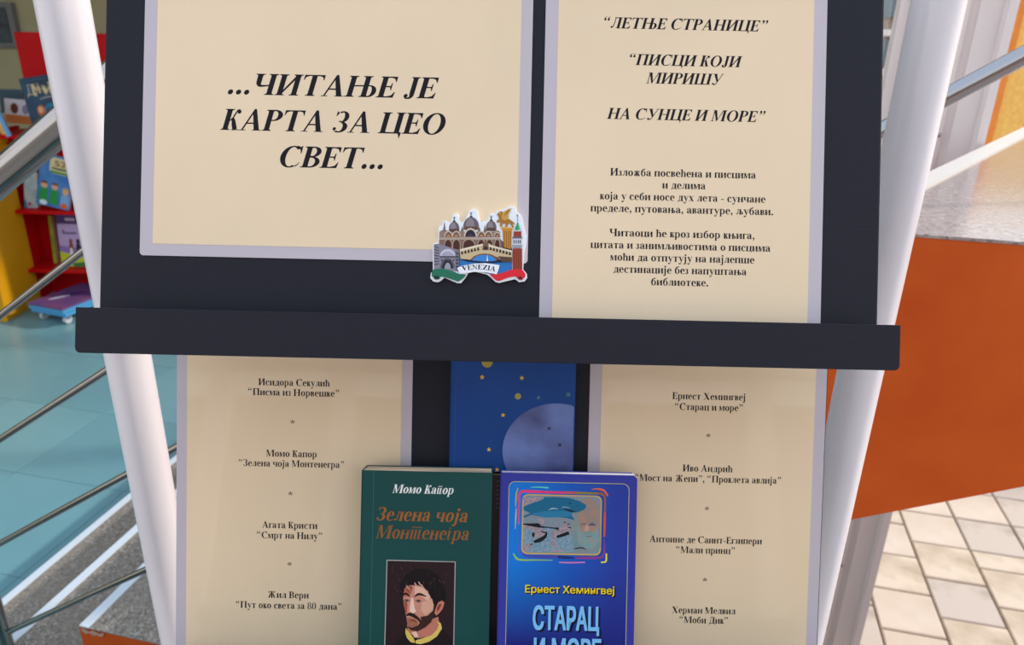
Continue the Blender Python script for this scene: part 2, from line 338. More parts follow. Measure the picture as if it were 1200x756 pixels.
def ellipse(cx, cy, rx, ry, n=20, a0=0, a1=360):
    full = a1-a0 == 360; k = n if full else n+1
    return [(cx+rx*math.cos(math.radians(a0+(a1-a0)*i/n)), cy+ry*math.sin(math.radians(a0+(a1-a0)*i/n))) for i in range(k)]
def sans(name, text, cx, y, width, height, m, parent, z, bold=.02, extrude=0):
    cu_ = bpy.data.curves.new(name, 'FONT'); cu_.body = text; cu_.fill_mode = 'FRONT'; cu_.resolution_u = 4
    t = bpy.data.objects.new(name, cu_); C.objects.link(t); dg = bpy.context.evaluated_depsgraph_get(); dg.update()
    src = bpy.data.meshes.new_from_object(t.evaluated_get(dg)); bpy.data.objects.remove(t)
    xs = [v.co.x for v in src.vertices]; ys = [v.co.y for v in src.vertices]; X0, X1, Y1 = min(xs), max(xs), max(ys)
    kx = width/(X1-X0+2*bold); ky = height/(Y1+2*bold*.6)
    V = []; FC = []
    for j, (ox_, oy_) in enumerate(((-1, -.6), (-1, .6), (0, 0), (1, -.6), (1, .6), (0, .6), (0, -.6), (-1, 0), (1, 0))):
        base = len(V)
        V += [(cx+(v.co.x+ox_*bold-(X0+X1)/2)*kx, y+(v.co.y+(oy_+.6)*bold)*ky, z+j*1.6e-5) for v in src.vertices]
        FC += [[base+i for i in p.vertices] for p in src.polygons]
    me = bpy.data.meshes.new(name); me.from_pydata(V, [], FC)
    me.materials.clear(); me.materials.append(m); me.name = name
    return link(name, me, parent)

# ------------------------------------------------------------------ materials
WHITE_PAINT = mat('white_painted_tube', '#e9e2e5', .28, coat=.4, var=.03)
BLACK = mat('black_board', '#222129', .45, coat=0, spec=.16, bump=.25, bscale=60, stretch=(.4, 14, 14), bdist=.0004)
STEEL = mat('polished_steel', '#aaa8a8', .15, metal=1)
CREAM = mat('cream_paper', '#ecd0aa', .55, spec=.2, coat=.9, coat_rough=.03, var=.02, vscale=9, bump=.22, bscale=7, stretch=(1.2, .5, 1), bdist=.0015)
FILM = mat('laminate_margin', '#c4b8bc', .32, spec=.2, coat=.35, coat_rough=.05, bump=.2, bscale=9, bdist=.001)
INK = mat('black_ink', '#1b161c', .5, spec=.15)
ORANGE = mat('orange_plaster', '#ca4e0c', .6, color2='#d65c18', vscale=7, bump=.4, bscale=5, bdist=.01, ramp=(.3, .7))
YELLOWALL = mat('yellow_plaster', '#ffc468', .8, var=.10, vscale=40, bump=.5, bscale=60, bdist=.004)
TERR = terrazzo('terrazzo_matt', '#8c8479', .42)
TERRP = terrazzo('terrazzo_polished', '#a08c84', .22)
_b = TERRP.node_tree.nodes['Principled BSDF']; _b.inputs['Coat Weight'].default_value = .8; _b.inputs['Coat Roughness'].default_value = .08; _b.inputs['Coat IOR'].default_value = 1.6
_t = TERRP.node_tree.nodes.new('ShaderNodeTexCoord'); _n = TERRP.node_tree.nodes.new('ShaderNodeTexNoise'); _n.inputs['Scale'].default_value = 130; _n.inputs['Detail'].default_value = 5
_p = TERRP.node_tree.nodes.new('ShaderNodeBump'); _p.inputs['Strength'].default_value = .5; _p.inputs['Distance'].default_value = .0006
TERRP.node_tree.links.new(_t.outputs['Object'], _n.inputs['Vector']); TERRP.node_tree.links.new(_n.outputs['Fac'], _p.inputs['Height']); TERRP.node_tree.links.new(_p.outputs[0], _b.inputs['Coat Normal']); TERRP.node_tree.links.new(_p.outputs[0], _b.inputs['Normal'])
NOSING = mat('pale_nosing', '#d5dfe6', .4)
ALU = mat('white_aluminium', '#efe3df', .3, coat=.3)
GLASS = mat('window_glass', '#f4fbfb', .02, spec=.5, alpha=.12)

# ------------------------------------------------------------------ the setting
E2 = Vector((.2254, .9743, 0)); R2 = Vector((.9743, -.2254, 0))       # direction of the step edges, direction of the flight
MS = Matrix((R2, E2, Vector((0, 0, 1)))).transposed().to_4x4()
P0 = at_z(92, 733, .5)                                                # near corner of the third step
MSP = Matrix.Translation(Vector((P0.x, P0.y, 0))) @ MS                # x along the flight, y into the depth of the steps
s0, d0 = (P0 @ R2), (P0 @ E2)

# paved ground outside, slabs of 0.25 m laid in lines
GZ = -.15
ground = box('floor', (-14, -9, GZ-.3), (14, 16, GZ-.022), mat('joint_sand', '#8a7f73', .9, var=.2, vscale=30), bevel=0)
tag(ground, 'outdoor ground of pale square concrete paving slabs with sandy joints', kind='structure')
PV = [mat('paving_a', '#dfcdb8', .75, color2='#bda990', vscale=5, bump=.3, bscale=70, ramp=(.42, .62)), mat('paving_b', '#e2d0bf', .75, color2='#d0bda8', vscale=4, bump=.3, bscale=70), mat('paving_c', '#cfc0b3', .75, color2='#a89787', vscale=4, bump=.3, bscale=70, ramp=(.5, .66))]
def slab_mesh(wx, wy, m):
    bm = bmesh.new(); g = .005; prism(bm, [(g, g), (wx-g, g), (wx-g, wy-g), (g, wy-g)], -.03, 0)
    top = [e for e in bm.edges if all(v.co.z > -.001 for v in e.verts)]
    bmesh.ops.bevel(bm, geom=top, offset=.004, segments=1, affect='EDGES')
    me = bpy.data.meshes.new('paving_slab'); bm.to_mesh(me); bm.free(); me.materials.append(m); return me
SL = [slab_mesh(.25, .25, m) for m in PV]; SH = [slab_mesh(.25, .125, m) for m in PV]
MG = MS.copy()
nslab = 0
for i in range(13):
    a = .916-.25+.25*i; y = 2.785-.5 + (0 if i % 2 == 0 else -.125)
    while y < 4.9 and nslab < 290:
        half = (i % 2 == 1 and random.random() < .38); me = (SH if half else SL)[random.choice((0, 0, 1, 2))]
        p = R2*a+E2*y
        o = link('paving_slab', me, ground); o.matrix_basis = Matrix.Translation((p.x, p.y, GZ+random.uniform(-.0015, .0015))) @ MG
        nslab += 1; y += .125 if half else .25

# library floor of large glossy tiles
TEAL = mat('teal_tile', '#74a2aa', .16, var=.05, vscale=2, bump=.05, bscale=3)
TEAL2 = mat('teal_tile_pale', '#79a7ae', .16, var=.05, vscale=2, bump=.05, bscale=3)
fl = tag(box('floor_library', (-8.0, 1.0, GZ-.02), (.9, 8.0, -.014), mat('tile_joint', '#6f918e', .6), bevel=0), 'glossy pale teal tiled floor inside the library', kind='structure')
fl.name = 'floor'
def tile_mesh(m):
    bm = bmesh.new(); prism(bm, [(.0015, .0015), (.5985, .0015), (.5985, .5985), (.0015, .5985)], -.014, 0)
    me = bpy.data.meshes.new('tile'); bm.to_mesh(me); bm.free(); me.materials.append(m); return me
TM = [tile_mesh(TEAL), tile_mesh(TEAL2)]
for i in range(-12, 2):
    for j in range(2, 15):
        p = R2*(i*.6)+E2*(j*.6+.1)
        if -5.2 < p.x < -.3 and 1.6 < p.y < 6.2:
            o = link('tile', TM[(i*7+j*3) % 5 == 0], fl); o.matrix_basis = Matrix.Translation((p.x, p.y, 0)) @ MS

wb = tag(box('wall_back', (-8, 7.0, -.1), (1.25, 7.2, 3.3), mat('greygreen_wall', '#b5ae8c', .8, var=.04), bevel=0), 'grey-green back wall of the library', kind='structure')
tag(box('wall_left', (-8.2, 1, -.1), (-8, 7.2, 3.3), MATS['greygreen_wall'], bevel=0), 'left wall of the library', kind='structure')
tag(box('ceiling', (-8.2, 3.2, 3.3), (1.25, 7.2, 3.45), mat('ceiling_white', '#d8d4cc', .8), bevel=0), 'plain ceiling of the library', kind='structure')

# landing the stand and the viewer stand on
tag(box('floor_landing', (-2.6, -3.4, GZ), (2.4, 1.08, .6), TERR, bevel=.004), 'landing in front of the stairs that carries the display stand', kind='structure').name = 'floor'

# glazed front with white mullions
def window_n(idx, p0, p1, z0, z1, posts, label, pw=.03):
    r = empty('window_%d' % idx, Vector((p0[0], p0[1], 0))); r['kind'] = 'structure'; r['label'] = label
    d = Vector((p1[0]-p0[0], p1[1]-p0[1], 0)); L = d.length; d.normalize(); nrm = Vector((d.y, -d.x, 0))
    r.matrix_world = Matrix((d, nrm*-1, Vector((0, 0, 1)))).transposed().to_4x4(); r.matrix_world.translation = Vector((p0[0], p0[1], 0))
    mw = Matrix((d, -nrm, Vector((0, 0, 1)))).transposed().to_4x4(); mw.translation = Vector((p0[0], p0[1], 0)); r.matrix_world = mw
    for x in posts: box('mullion', (x-pw, -.04, z0), (x+pw, .04, z1), ALU, r, bevel=.004)
    for z in (z0+.03, z1-.03): box('rail', (0, -.03, z-.03), (L, .03, z+.03), ALU, r, bevel=.004)
    box('pane', (0, -.004, z0+.06), (L, .004, z1-.06), GLASS, r, bevel=0)
    return r
# corner mullion: stepped profile, right edge on the measured sight line
c1 = at_y(1189, 0, 2.22); c0 = at_y(1055, 0, 2.30)
dx = Vector((c1.x-c0.x, c1.y-c0.y, 0)); cw = dx.length; dx.normalize(); dn = Vector((dx.y, -dx.x, 0))
mw = Matrix((dx, -dn, Vector((0, 0, 1)))).transposed().to_4x4(); mw.translation = Vector((c0.x, c0.y, GZ))
cm = empty('window_1', mw); cm['kind'] = 'structure'; cm['label'] = 'white aluminium corner mullion of the glazed front with stepped grooves'
prof = [(0, -.02), (.022, -.02), (.022, -.035), (.034, -.035), (.034, 0), (.16, 0), (.16, -.008), (.168, -.012), (.176, -.008), (.176, 0), (.196, 0), (.196, -.02), (.252, -.024), (.256, -.04), (.275, -.044), (.281, -.03), (cw-.028, -.03), (cw-.022, -.055), (cw, -.055), (cw, .06), (0, .06)]
bm = bmesh.new(); prism(bm, prof, 0, 3.4); finish(bm, 'mullion', ALU, cm)
box('gasket', (cw, -.02, 0), (cw+.004, .02, 3.4), mat('brown_gasket', '#5a3a28', .6), cm, bevel=0)
for z in (at_y(1114, 158, 2.25).z-GZ, .42):
    bm = bmesh.new(); bmesh.ops.create_uvsphere(bm, u_segments=12, v_segments=8, radius=.006, matrix=Matrix.Translation((.168, -.014, z))); finish(bm, 'screw', STEEL, cm, smooth=True)
window_n(2, (c0.x, c0.y+.05), (1.30, 7.0), GZ, 3.3, (1.6, 3.2), 'glazed side front of the library with white mullions')

# yellow rendered wall of the house across the paving
a = at_y(1183, 0, 4.3)
tag(box('wall_right', (a.x, 4.3, GZ-.1), (a.x+5, 4.6, 2.45), YELLOWALL, bevel=0), 'sunlit yellow-orange rendered wall beyond the paving', kind='structure')
box('shaded_edge_band', (a.x, 4.28, GZ-.1), (a.x+.08, 4.3, 2.45), mat('orange_shade', '#ee8f3e', .8, var=.06, vscale=20), bpy.data.objects['wall_right'], bevel=0)  # shade along the wall's left edge, painted as an orange strip
# house glimpsed to the left of the corner mullion
hb = empty('neighbour_house', Vector((3.6, 9.5, GZ)), 'brown and white house glimpsed beyond the white corner mullion', 'building')
box('wall', (-1.4, 0, 0), (1.2, 2, 3.6), mat('brown_render', '#b99a86', .8, color2='#8f8078', vscale=3), hb, bevel=0)
for z in (1.35, 1.62, 2.05): box('sill', (-1.4, -.06, z), (1.2, 0, z+.07), mat('white_sill', '#eceae8', .6), hb, bevel=.004)
for z in (1.72, 2.25):
    for x in (-1.2, -.35, .5): f_ = box('window', (x, -.03, z), (x+.55, 0, z+.3), mat('dark_pane', '#6e7f8c', .2), hb, bevel=.004)
box('roof', (-1.6, -.3, 3.6), (1.4, 2.2, 3.8), mat('roof_brown', '#8a5a42', .8), hb, bevel=.01)

# front of the building behind the viewer: white frames and orange piers
box('wall_behind_windows', (-4.5, -6.5, GZ), (4.5, -6.3, 3.2), mat('brown_backing', '#5c4e40', .8), bevel=0)['kind'] = 'structure'  # unseen dark wall, added to darken the panes in the sheets' reflections
bpy.data.objects['wall_behind_windows'].name = 'wall_reflection_backing'
wr = tag(box('wall_front', (-4.5, -4.2, GZ), (4.5, -4.0, .9), ORANGE, bevel=0), 'low orange wall behind the viewer', kind='structure')
window_n(3, (-4.5, -4.1), (4.5, -4.1), .9, 3.0, (.09, 1.2, 2.4, 3.3, 4.2, 5.1, 6.3, 7.5, 8.91), 'row of white framed windows behind the viewer', pw=.09)

# ------------------------------------------------------------------ staircase
st = empty('staircase', MSP, 'terrazzo staircase with orange painted side rising behind the display stand', 'staircase')
RISE = .1595; GO = .2312; ZC = .5
noses = [(-.42-.235, ZC-2*RISE), (-.235, ZC-RISE), (0, ZC)] + [(.44+k*.2014, ZC+(k+1)*RISE) for k in range(0, 8)]   # x of each nosing, tread height
# refine the two lowest by their measured edges
def flight_x(px, py, z): p = at_z(px, py, z); return (p-P0) @ R2
noses[0] = ((flight_x(5, 700, noses[0][1])+flight_x(155, 575, noses[0][1]))/2, noses[0][1])
noses[1] = ((flight_x(20, 745, noses[1][1])+flight_x(162, 607, noses[1][1]))/2, noses[1][1])
def soff(x): return 1.22-.46*1.89+.46*x
XE = 2.85
prof = [(noses[0][0], 0)]
for i, (x, z) in enumerate(noses):
    prof.append((x, z)); nx = noses[i+1][0] if i < len(noses)-1 else XE
    prof.append((nx, z))
prof = [(x, z-.004 if i else z) for i, (x, z) in enumerate(prof)]
prof += [(XE, 1.45), (2.6, soff(2.6)), (1.2, soff(1.2)), (-.1, 0)]
prof[-4] = (XE, soff(2.6)); 
DEP = 1.5
bm = bmesh.new()
pts = [(x, z) for x, z in prof]
lo = [bm.verts.new((x, 0, z)) for x, z in pts]; hi = [bm.verts.new((x, .42, z)) for x, z in pts]
bm.faces.new(lo); bm.faces.new(hi[::-1])
for i in range(len(pts)): bm.faces.new((lo[i], hi[i], hi[(i+1) % len(pts)], lo[(i+1) % len(pts)]))
finish(bm, 'flight_body', ORANGE, st)
# wider lower steps reach further back
bm = bmesh.new()
for i in range(3):
    x, z = noses[i]; add_box(bm, (x, .42, 0), (noses[3][0], DEP+.3, z-.004))
finish(bm, 'lower_step_core', ORANGE, st)
for i, (x, z) in enumerate(noses):
    nx = noses[i+1][0] if i < len(noses)-1 else None; dep = DEP+.3 if i < 3 else .44
    if nx is not None:
        box('tread', (x, -.002, z-.004), (nx, dep, z), TERR if i < 4 else TERRP, st, bevel=.002)
        box('nosing_strip', (x+.004, -.002, z-.002), (x+.034, dep, z+.0035), NOSING, st, bevel=.001)
inv = MSP.inverted()
b0 = inv @ at_z(1085, 205, ZC+8*RISE); b1 = inv @ at_z(1200, 150, ZC+8*RISE)
bd = (b1-b0).normalized(); q0 = b0-bd*.35; q1 = b1+bd*.25
lx = noses[8][0] if False else noses[-1][0]
bm = bmesh.new(); Z8 = noses[-1][1]
prism(bm, [(lx, -.002), (XE, -.002), (max(XE, q1.x), q1.y), (q1.x, q1.y), (q0.x, q0.y), (lx, max(.1, q0.y))], Z8-.006, Z8)
land = finish(bm, 'landing_slab', TERRP, st, bevel=.002)
bn = Vector((-bd.y, bd.x, 0))
bm = bmesh.new(); A_ = q0; B_ = q1
prism(bm, [(A_.x, A_.y), (B_.x, B_.y), (B_.x-bn.x*.045, B_.y-bn.y*.045), (A_.x-bn.x*.045, A_.y-bn.y*.045)][::-1], Z8-.002, Z8+.004)
o = finish(bm, 'nosing_strip', mat('cream_nosing', '#ddd4ca', .4), st)
# core of the landing, with slanted back
bm = bmesh.new()
prism(bm, [(lx+.05, .43), (XE-.1, .43), (q1.x-.04, q1.y-.05), (q1.x-.06, q1.y-.05), (q0.x+.3, .44)], Z8-.2, Z8-.006)
finish(bm, 'landing_core', ORANGE, st)
box('column', (2.62, .004, GZ), (2.80, .19, soff(2.6)), ORANGE, st, bevel=.003)
# chipped patch on the edge of the third tread
bm = bmesh.new(); n_ = 7
cp = [(.01+.012*i, -.004 , .487-(.009*abs(math.sin(i*1.7)) if 0 < i < n_-1 else 0)) for i in range(n_)]
vs = [bm.verts.new(p) for p in cp]; vt = [bm.verts.new((p[0], -.004, .494+.004*math.sin(i*2.3))) for i, p in enumerate(cp)]
for i in range(n_-1): bm.faces.new((vs[i], vs[i+1], vt[i+1], vt[i]))
finish(bm, 'chipped_edge', mat('bare_plaster', '#c09a84', .9), st)

# ------------------------------------------------------------------ railings
def on_plane(px, py, off=0.0):               # sight line meets the vertical plane off metres behind the side of the flight
    r = ray(px, py); t = ((P0-CAM)@E2+off)/(r@E2); return CAM+r*t
rail = empty('stair_railing', Vector((P0.x, P0.y, 0)), 'polished steel railing with thick handrail and thin bars descending left beside the stairs', 'railing')
ro = Vector((P0.x, P0.y, 0))
def through(pa, pb, x0, x1):                 # extend a bar to flight positions x0..x1
    u = (pb-pa); s_a = (pa-P0)@R2; s_b = (pb-P0)@R2
    return pa+u*((x0-s_a)/(s_b-s_a))-ro, pa+u*((x1-s_a)/(s_b-s_a))-ro
pa, pb = on_plane(0, 208, -.06), on_plane(70, 148, -.06)
tube('handrail', *through(pa, pb, -.55, .95), .033, STEEL, rail, 32)
for q in (((0, 370), (100, 292)), ((0, 515), (128, 432)), ((0, 637), (205, 525)), ((15, 738), (172, 667))):
    pa, pb = on_plane(*q[0]), on_plane(*q[1])
    tube('bar', *through(pa, pb, -.25 if q[0][0] == 15 else -.55, .95), .0085, STEEL, rail, 16)
b_ = on_plane(-2, 720); bz = .19
tube('baluster', (b_.x-ro.x, b_.y-ro.y, .19), (b_.x-ro.x, b_.y-ro.y, 1.62), .017, STEEL, rail, 20)
e_ = P0+R2*.93; tube('baluster', (e_.x-ro.x, e_.y-ro.y, 1.1), (e_.x-ro.x, e_.y-ro.y, 2.62), .017, STEEL, rail, 20)
r2 = empty('landing_handrail', Vector((.9, 1.7, 1.776)), 'shiny steel tube rail sloping up right in front of the white mullion', 'railing')
ro2 = Vector((.9, 1.7, 1.776))
pa, pb = on_plane(1034, 153, .38), on_plane(1200, 65, .38); u = pb-pa
tube('handrail', pa-u*1.5-ro2, pb+u*2.0-ro2, .0185, STEEL, r2, 32)
pe = pb+u*.9; tube('baluster', (pe.x-ro2.x, pe.y-ro2.y, 0), (pe.x-ro2.x, pe.y-ro2.y, pe.z-ro2.z), .015, STEEL, r2, 20)
ps_ = pa-u*1.2; tube('baluster', (ps_.x-ro2.x, ps_.y-ro2.y, -.5), (ps_.x-ro2.x, ps_.y-ro2.y, ps_.z-ro2.z), .015, STEEL, r2, 20)

# ------------------------------------------------------------------ display stand
UF = frame(CAM+FW*.616, 0.0)                                       # face of the upper board
_r = ray(585, 420); LF = frame(CAM+_r*.735, math.radians(2.3))    # face of the lower board, leaned 2.3 degrees more
stand = empty('display_stand', Vector((-.018, .724, .6)), 'black two-tier display board held between two white round tubes', 'display stand')
sinv = stand.matrix_world.inverted()
def on(fr, parent=stand):                    # matrix_basis of a part given in a board frame
    return parent.matrix_world.inverted() @ fr
pl = ray(150, 418)*.8; pr = ray(1007, 440); pr = pr*(pl.y/pr.y)
for p in (pl, pr):
    bm = bmesh.new(); add_tube(bm, (p.x+.018, 0, .0), (p.x+.018, 0, 1.95), .0222, 48); finish(bm, 'post', WHITE_PAINT, stand, smooth=True)
    box('foot', (p.x+.018-.035, -.30, 0), (p.x+.018+.035, .22, .03), WHITE_PAINT, stand, bevel=.008)
for z in (.45, 1.33): 
    bm = bmesh.new(); add_tube(bm, (pl.x+.018, .02, z), (pr.x+.018, .02, z), .012, 20); finish(bm, 'crossbar', WHITE_PAINT, stand, smooth=True)
x0, _ = loc(UF, 119, 250); x1, _ = loc(UF, 1031, 250); _, yt = loc(UF, 600, -70); _, yb = loc(UF, 600, 408)
def board(name, fr, x0, y0, x1, y1, z0, z1, m=BLACK, bev=.0015, parent=stand):
    bm = bmesh.new(); add_box(bm, (x0, y0, z0), (x1, y1, z1)); o = finish(bm, name, m, parent, bevel=bev); o.matrix_basis = parent.matrix_world.inverted() @ fr; return o
board('upper_board', UF, x0, yb, x1, yt, -.012, 0)
lx0, _ = loc(LF, 207, 500); lx1, _ = loc(LF, 968, 500)
board('lower_board', LF, lx0, -.330, lx1, .075, -.012, 0)
# tray lips with rounded lower corners
def lip(fr, xa, xb, ya, yb_, z0, z1):
    bm = bmesh.new(); r = .004
    pts = [(xa, yb_), (xa, ya+r)]+[(xa+r-r*math.cos(t), ya+r-r*math.sin(t)) for t in (math.radians(30), math.radians(60))]+[(xa+r, ya), (xb-r, ya)]+[(xb-r+r*math.sin(t), ya+r-r*math.cos(t)) for t in (math.radians(30), math.radians(60))]+[(xb, ya+r), (xb, yb_)]
    prism(bm, pts, z0, z1); o = finish(bm, 'lip', BLACK, stand, bevel=.0006); o.matrix_basis = on(fr)
a0 = loc(UF, 88, 388, .031); a1 = loc(UF, 1055, 408, .031); yt2 = loc(UF, 571, 370.5, .031)[1]; yb2 = loc(UF, 571, 424, .031)[1]
lip(UF, a0[0], a1[0], yb2, yt2, .029, .031)
board('tray', UF, x0, yb2, x1, yb2+.002, -.012, .029, bev=.0004)
for xx in (x0+.02, x1-.022): board('bracket', UF, xx, yb2+.03, xx+.002, yb2+.10, -.09, -.012, bev=.0004)
LY = -.302
board('tray', LF, lx0, LY-.003, lx1, LY, -.012, .085, bev=.0004)
lip(LF, lx0-.012, lx1+.012, LY-.003, LY+.02, .083, .085)

# ------------------------------------------------------------------ laminated sheets
def sheet(fr, outer, inner, label, lines, z=.0004, hooks=()):
    """outer / inner: left, top, right, bottom in frame metres; lines: text, centre x, baseline y, width, em, shear"""
    mw = fr @ Matrix.Translation(((outer[0]+outer[2])/2, outer[3], z))
    r = empty('laminated_sheet', mw, label, 'notice')
    ox, oy = (outer[0]+outer[2])/2, outer[3]
    bm = bmesh.new(); prism(bm, round_rect(outer[0]-ox, 0, outer[2]-ox, outer[1]-oy, .003, 4), 0, .0006); finish(bm, 'laminate_border', FILM, r)
    bm = bmesh.new(); prism(bm, [(inner[0]-ox, inner[3]-oy), (inner[2]-ox, inner[3]-oy), (inner[2]-ox, inner[1]-oy), (inner[0]-ox, inner[1]-oy)], .0006, .0008); finish(bm, 'paper', CREAM, r)
    A = Art(z=.00086, dz=2e-6)
    for t, cx, y, wd, em, sh in lines: A.text(t, cx-ox, y-oy, wd, em, INK, sh)
    A.done('lettering', r); return r
def L(fr, px, py, z=.0012): return loc(fr, px, py, z)
def lines_from(fr, rows, scale):
    out = []
    for t, xa, xb, y, em, sh in rows:
        cx, cy = L(fr, (xa+xb)/2, y); out.append((t, cx, cy, (xb-xa)*scale, em*scale, sh))
    return out
SU = .615/900; IT = .27
rows = [('...ЧИТАЊЕ ЈЕ', 267, 514, 113, 37.3, IT), ('КАРТА ЗА ЦЕО', 258, 522, 155, 37.3, IT), ('СВЕТ...', 328, 448.5, 197, 37.3, IT)]
o_ = (L(UF, 164.5, 250)[0], L(UF, 390, -60)[1], L(UF, 619.5, 250)[0], L(UF, 390, 304)[1])
i_ = (L(UF, 179.5, 250)[0], L(UF, 390, -46)[1], L(UF, 606, 250)[0], L(UF, 390, 290)[1])
sheet(UF, o_, i_, 'wide laminated cream sheet with large bold italic slogan, upper left of black board', lines_from(UF, rows, SU))
rows = [('“ЛЕТЊЕ СТРАНИЦЕ”', 708, 900, 35, 19.5, IT), ('“ПИСЦИ КОЈИ', 738, 870, 77.5, 19.5, IT), ('МИРИШУ', 757, 848.5, 98.7, 19.5, IT), ('НА СУНЦЕ И МОРЕ”', 711, 897, 141.3, 19.5, IT),
 ('Изложба посвећена и писцима', 715, 886, 207.5, 13.2, 0), ('и делима', 776, 827, 221.5, 13.2, 0), ('која у себи носе дух лета - сунчане', 703, 897, 235.6, 13.2, 0), ('пределе, путовања, авантуре, љубави.', 692, 906, 250, 13.2, 0),
 ('Читаоци ће кроз избор књига,', 714, 884, 278.5, 13.2, 0), ('цитата и занимљивостима о писцима', 692, 903, 292.8, 13.2, 0), ('моћи да отпутују на најлепше', 715, 884, 307, 13.2, 0), ('дестинације без напуштања', 719, 875, 321, 13.2, 0), ('библиотеке.', 763, 830, 335, 13.2, 0)]
o_ = (L(UF, 635.5, 200)[0], L(UF, 800, -66)[1], L(UF, 965.5, 200)[0], L(UF, 800, 384)[1])
i_ = (L(UF, 650.5, 200)[0], L(UF, 800, -52)[1], L(UF, 950, 200)[0], L(UF, 800, 376)[1])
sheet(UF, o_, i_, 'tall laminated cream sheet with exhibition text, upper right of black board', lines_from(UF, rows, SU))
SLo = .739/900
rows = [('Исидора Секулић', 303, 386, 452.3, 12.0, 0), ('“Писма из Норвешке”', 291, 397, 464, 12.0, 0), ('*', 340, 345.5, 500, 12, 0), ('Момо Капор', 312, 371, 535.6, 12.0, 0), ('“Зелена чоја Монтенегра”', 280, 403, 547.3, 12.0, 0), ('*', 337.5, 343, 584, 12, 0),
 ('Агата Кристи', 307, 372, 619.3, 12.0, 0), ('“Смрт на Нилу”', 301, 377.5, 631.5, 12.0, 0), ('*', 336.5, 342, 666.5, 12, 0), ('Жил Верн', 314, 362, 701, 12.0, 0), ('“Пут око света за 80 дана”', 276, 400.5, 713.5, 12.0, 0)]
o_ = (L(LF, 207, 500)[0], L(LF, 345, 405)[1], L(LF, 482.5, 500)[0], L(LF, 345, 790)[1])
i_ = (L(LF, 219, 500)[0], L(LF, 345, 417)[1], L(LF, 470, 500)[0], L(LF, 345, 777)[1])
sheet(LF, o_, i_, 'laminated cream list of four authors and titles on the lower left behind the green book', lines_from(LF, rows, SLo))
rows = [('Ернест Хемингвеј', 788, 873, 468.6, 12.0, 0), ('“Старац и море”', 791, 870, 481.2, 12.0, 0), ('*', 827, 832.5, 516, 12, 0), ('Иво Андрић', 800, 858, 553, 12.0, 0), ('“Мост на Жепи”, “Проклета авлија”', 744, 915, 565.3, 12.0, 0), ('*', 825.5, 831, 601.5, 12, 0),
 ('Антоине де Саинт-Егзипери', 761, 893, 636.7, 12.0, 0), ('“Мали принц”', 792, 861, 648.7, 12.0, 0), ('*', 823, 828.5, 685, 12, 0), ('Херман Мелвил', 787, 862, 719.3, 12.0, 0), ('“Моби Дик”', 796, 853, 730.6, 12.0, 0)]
o_ = (L(LF, 690, 500)[0], L(LF, 830, 405)[1], L(LF, 967, 500)[0], L(LF, 830, 800)[1])
i_ = (L(LF, 704, 500)[0], L(LF, 830, 417)[1], L(LF, 954, 500)[0], L(LF, 830, 787)[1])
sheet(LF, o_, i_, 'laminated cream list of authors and titles on the lower right beside the bright blue book', lines_from(LF, rows, SLo))

# ------------------------------------------------------------------ books
PAGES = mat('page_edges', '#cdb9a0', .8, bump=.5, bscale=300, stretch=(.2, .2, 6), bdist=.0005)
PAGEW = mat('page_edges_white', '#dcd8e0', .8, bump=.5, bscale=300, stretch=(.2, .2, 6), bdist=.0005)
def book(mw, wd, ht, th, cover, label, pages=PAGES, group=None, cat='book', inset=.0015, board_t=.0006, name='paperback_book', round_c=.0015):
    """book standing upright, front cover outward at local z=0, lower left corner at origin"""
    r = empty(name, mw, label, cat, group)
    bm = bmesh.new()
    pr_ = [(0, 0), (wd-round_c, 0), (wd, round_c), (wd, ht-round_c), (wd-round_c, ht), (0, ht)]
    prism(bm, pr_, -board_t, 0); prism(bm, pr_, -th, -th+board_t); add_box(bm, (-.0004, 0, -th), (board_t, ht, 0))
    finish(bm, 'cover', cover, r)
    box('page_block', (board_t, .0006, -th+board_t), (wd-inset, ht-.0008, -board_t), pages, r, bevel=0)
    return r
# green book leaning back
tg = .700; a_ = math.radians(0.0)
GF = frame(CAM+ray(424.5, 551)*tg, a_)
gw = 152.5*tg/900; gh = .203
GREEN = mat('green_cover', '#164743', .4, spec=.2, var=.06, vscale=12)
gb = book(GF @ Matrix.Translation((0, -gh, 0)), gw, gh, .025, GREEN, 'dark green paperback with orange title and portrait of a bearded man', pages=PAGES)
def G_(px, py): x, y = loc(GF, px, py, 0.0); return (x, y+gh)
A = Art(z=.00006, dz=2e-5)
A.poly([(.0105, 0.0), (.0108, 0.0), (.0108, gh), (.0105, gh)], '#3c7470')
kx = .69/900
x, y = G_(495.5, 578.5); A.text('Момо Каӣор', x, y, 73*kx, 15.5*kx, '#f2f0ea', .28)
x, y = G_(494.5, 611.0); A.text('Зелена чоја', x, y, 108*kx, 24*kx, '#a0602c', .28)
x, y = G_(494.5, 632.0); A.text('МонӢенеїра', x, y, 111*kx, 24*kx, '#8f5a30', .28)
def Z6(X, Y): return G_(440+X/6.52, 640+Y/6.52)
def pp(A, fn, pts, c): A.poly([fn(*p) for p in pts], c)
pp(A, Z6, [(85, 104), (613, 118), (598, 960), (62, 940)], '#a9a5a0')
pp(A, Z6, [(92, 112), (606, 124), (591, 952), (70, 932)], '#2a1a1c')
pp(A, Z6, [(240, 620), (470, 560), (520, 640), (590, 720), (585, 940), (120, 930), (150, 760)], '#1e1517')
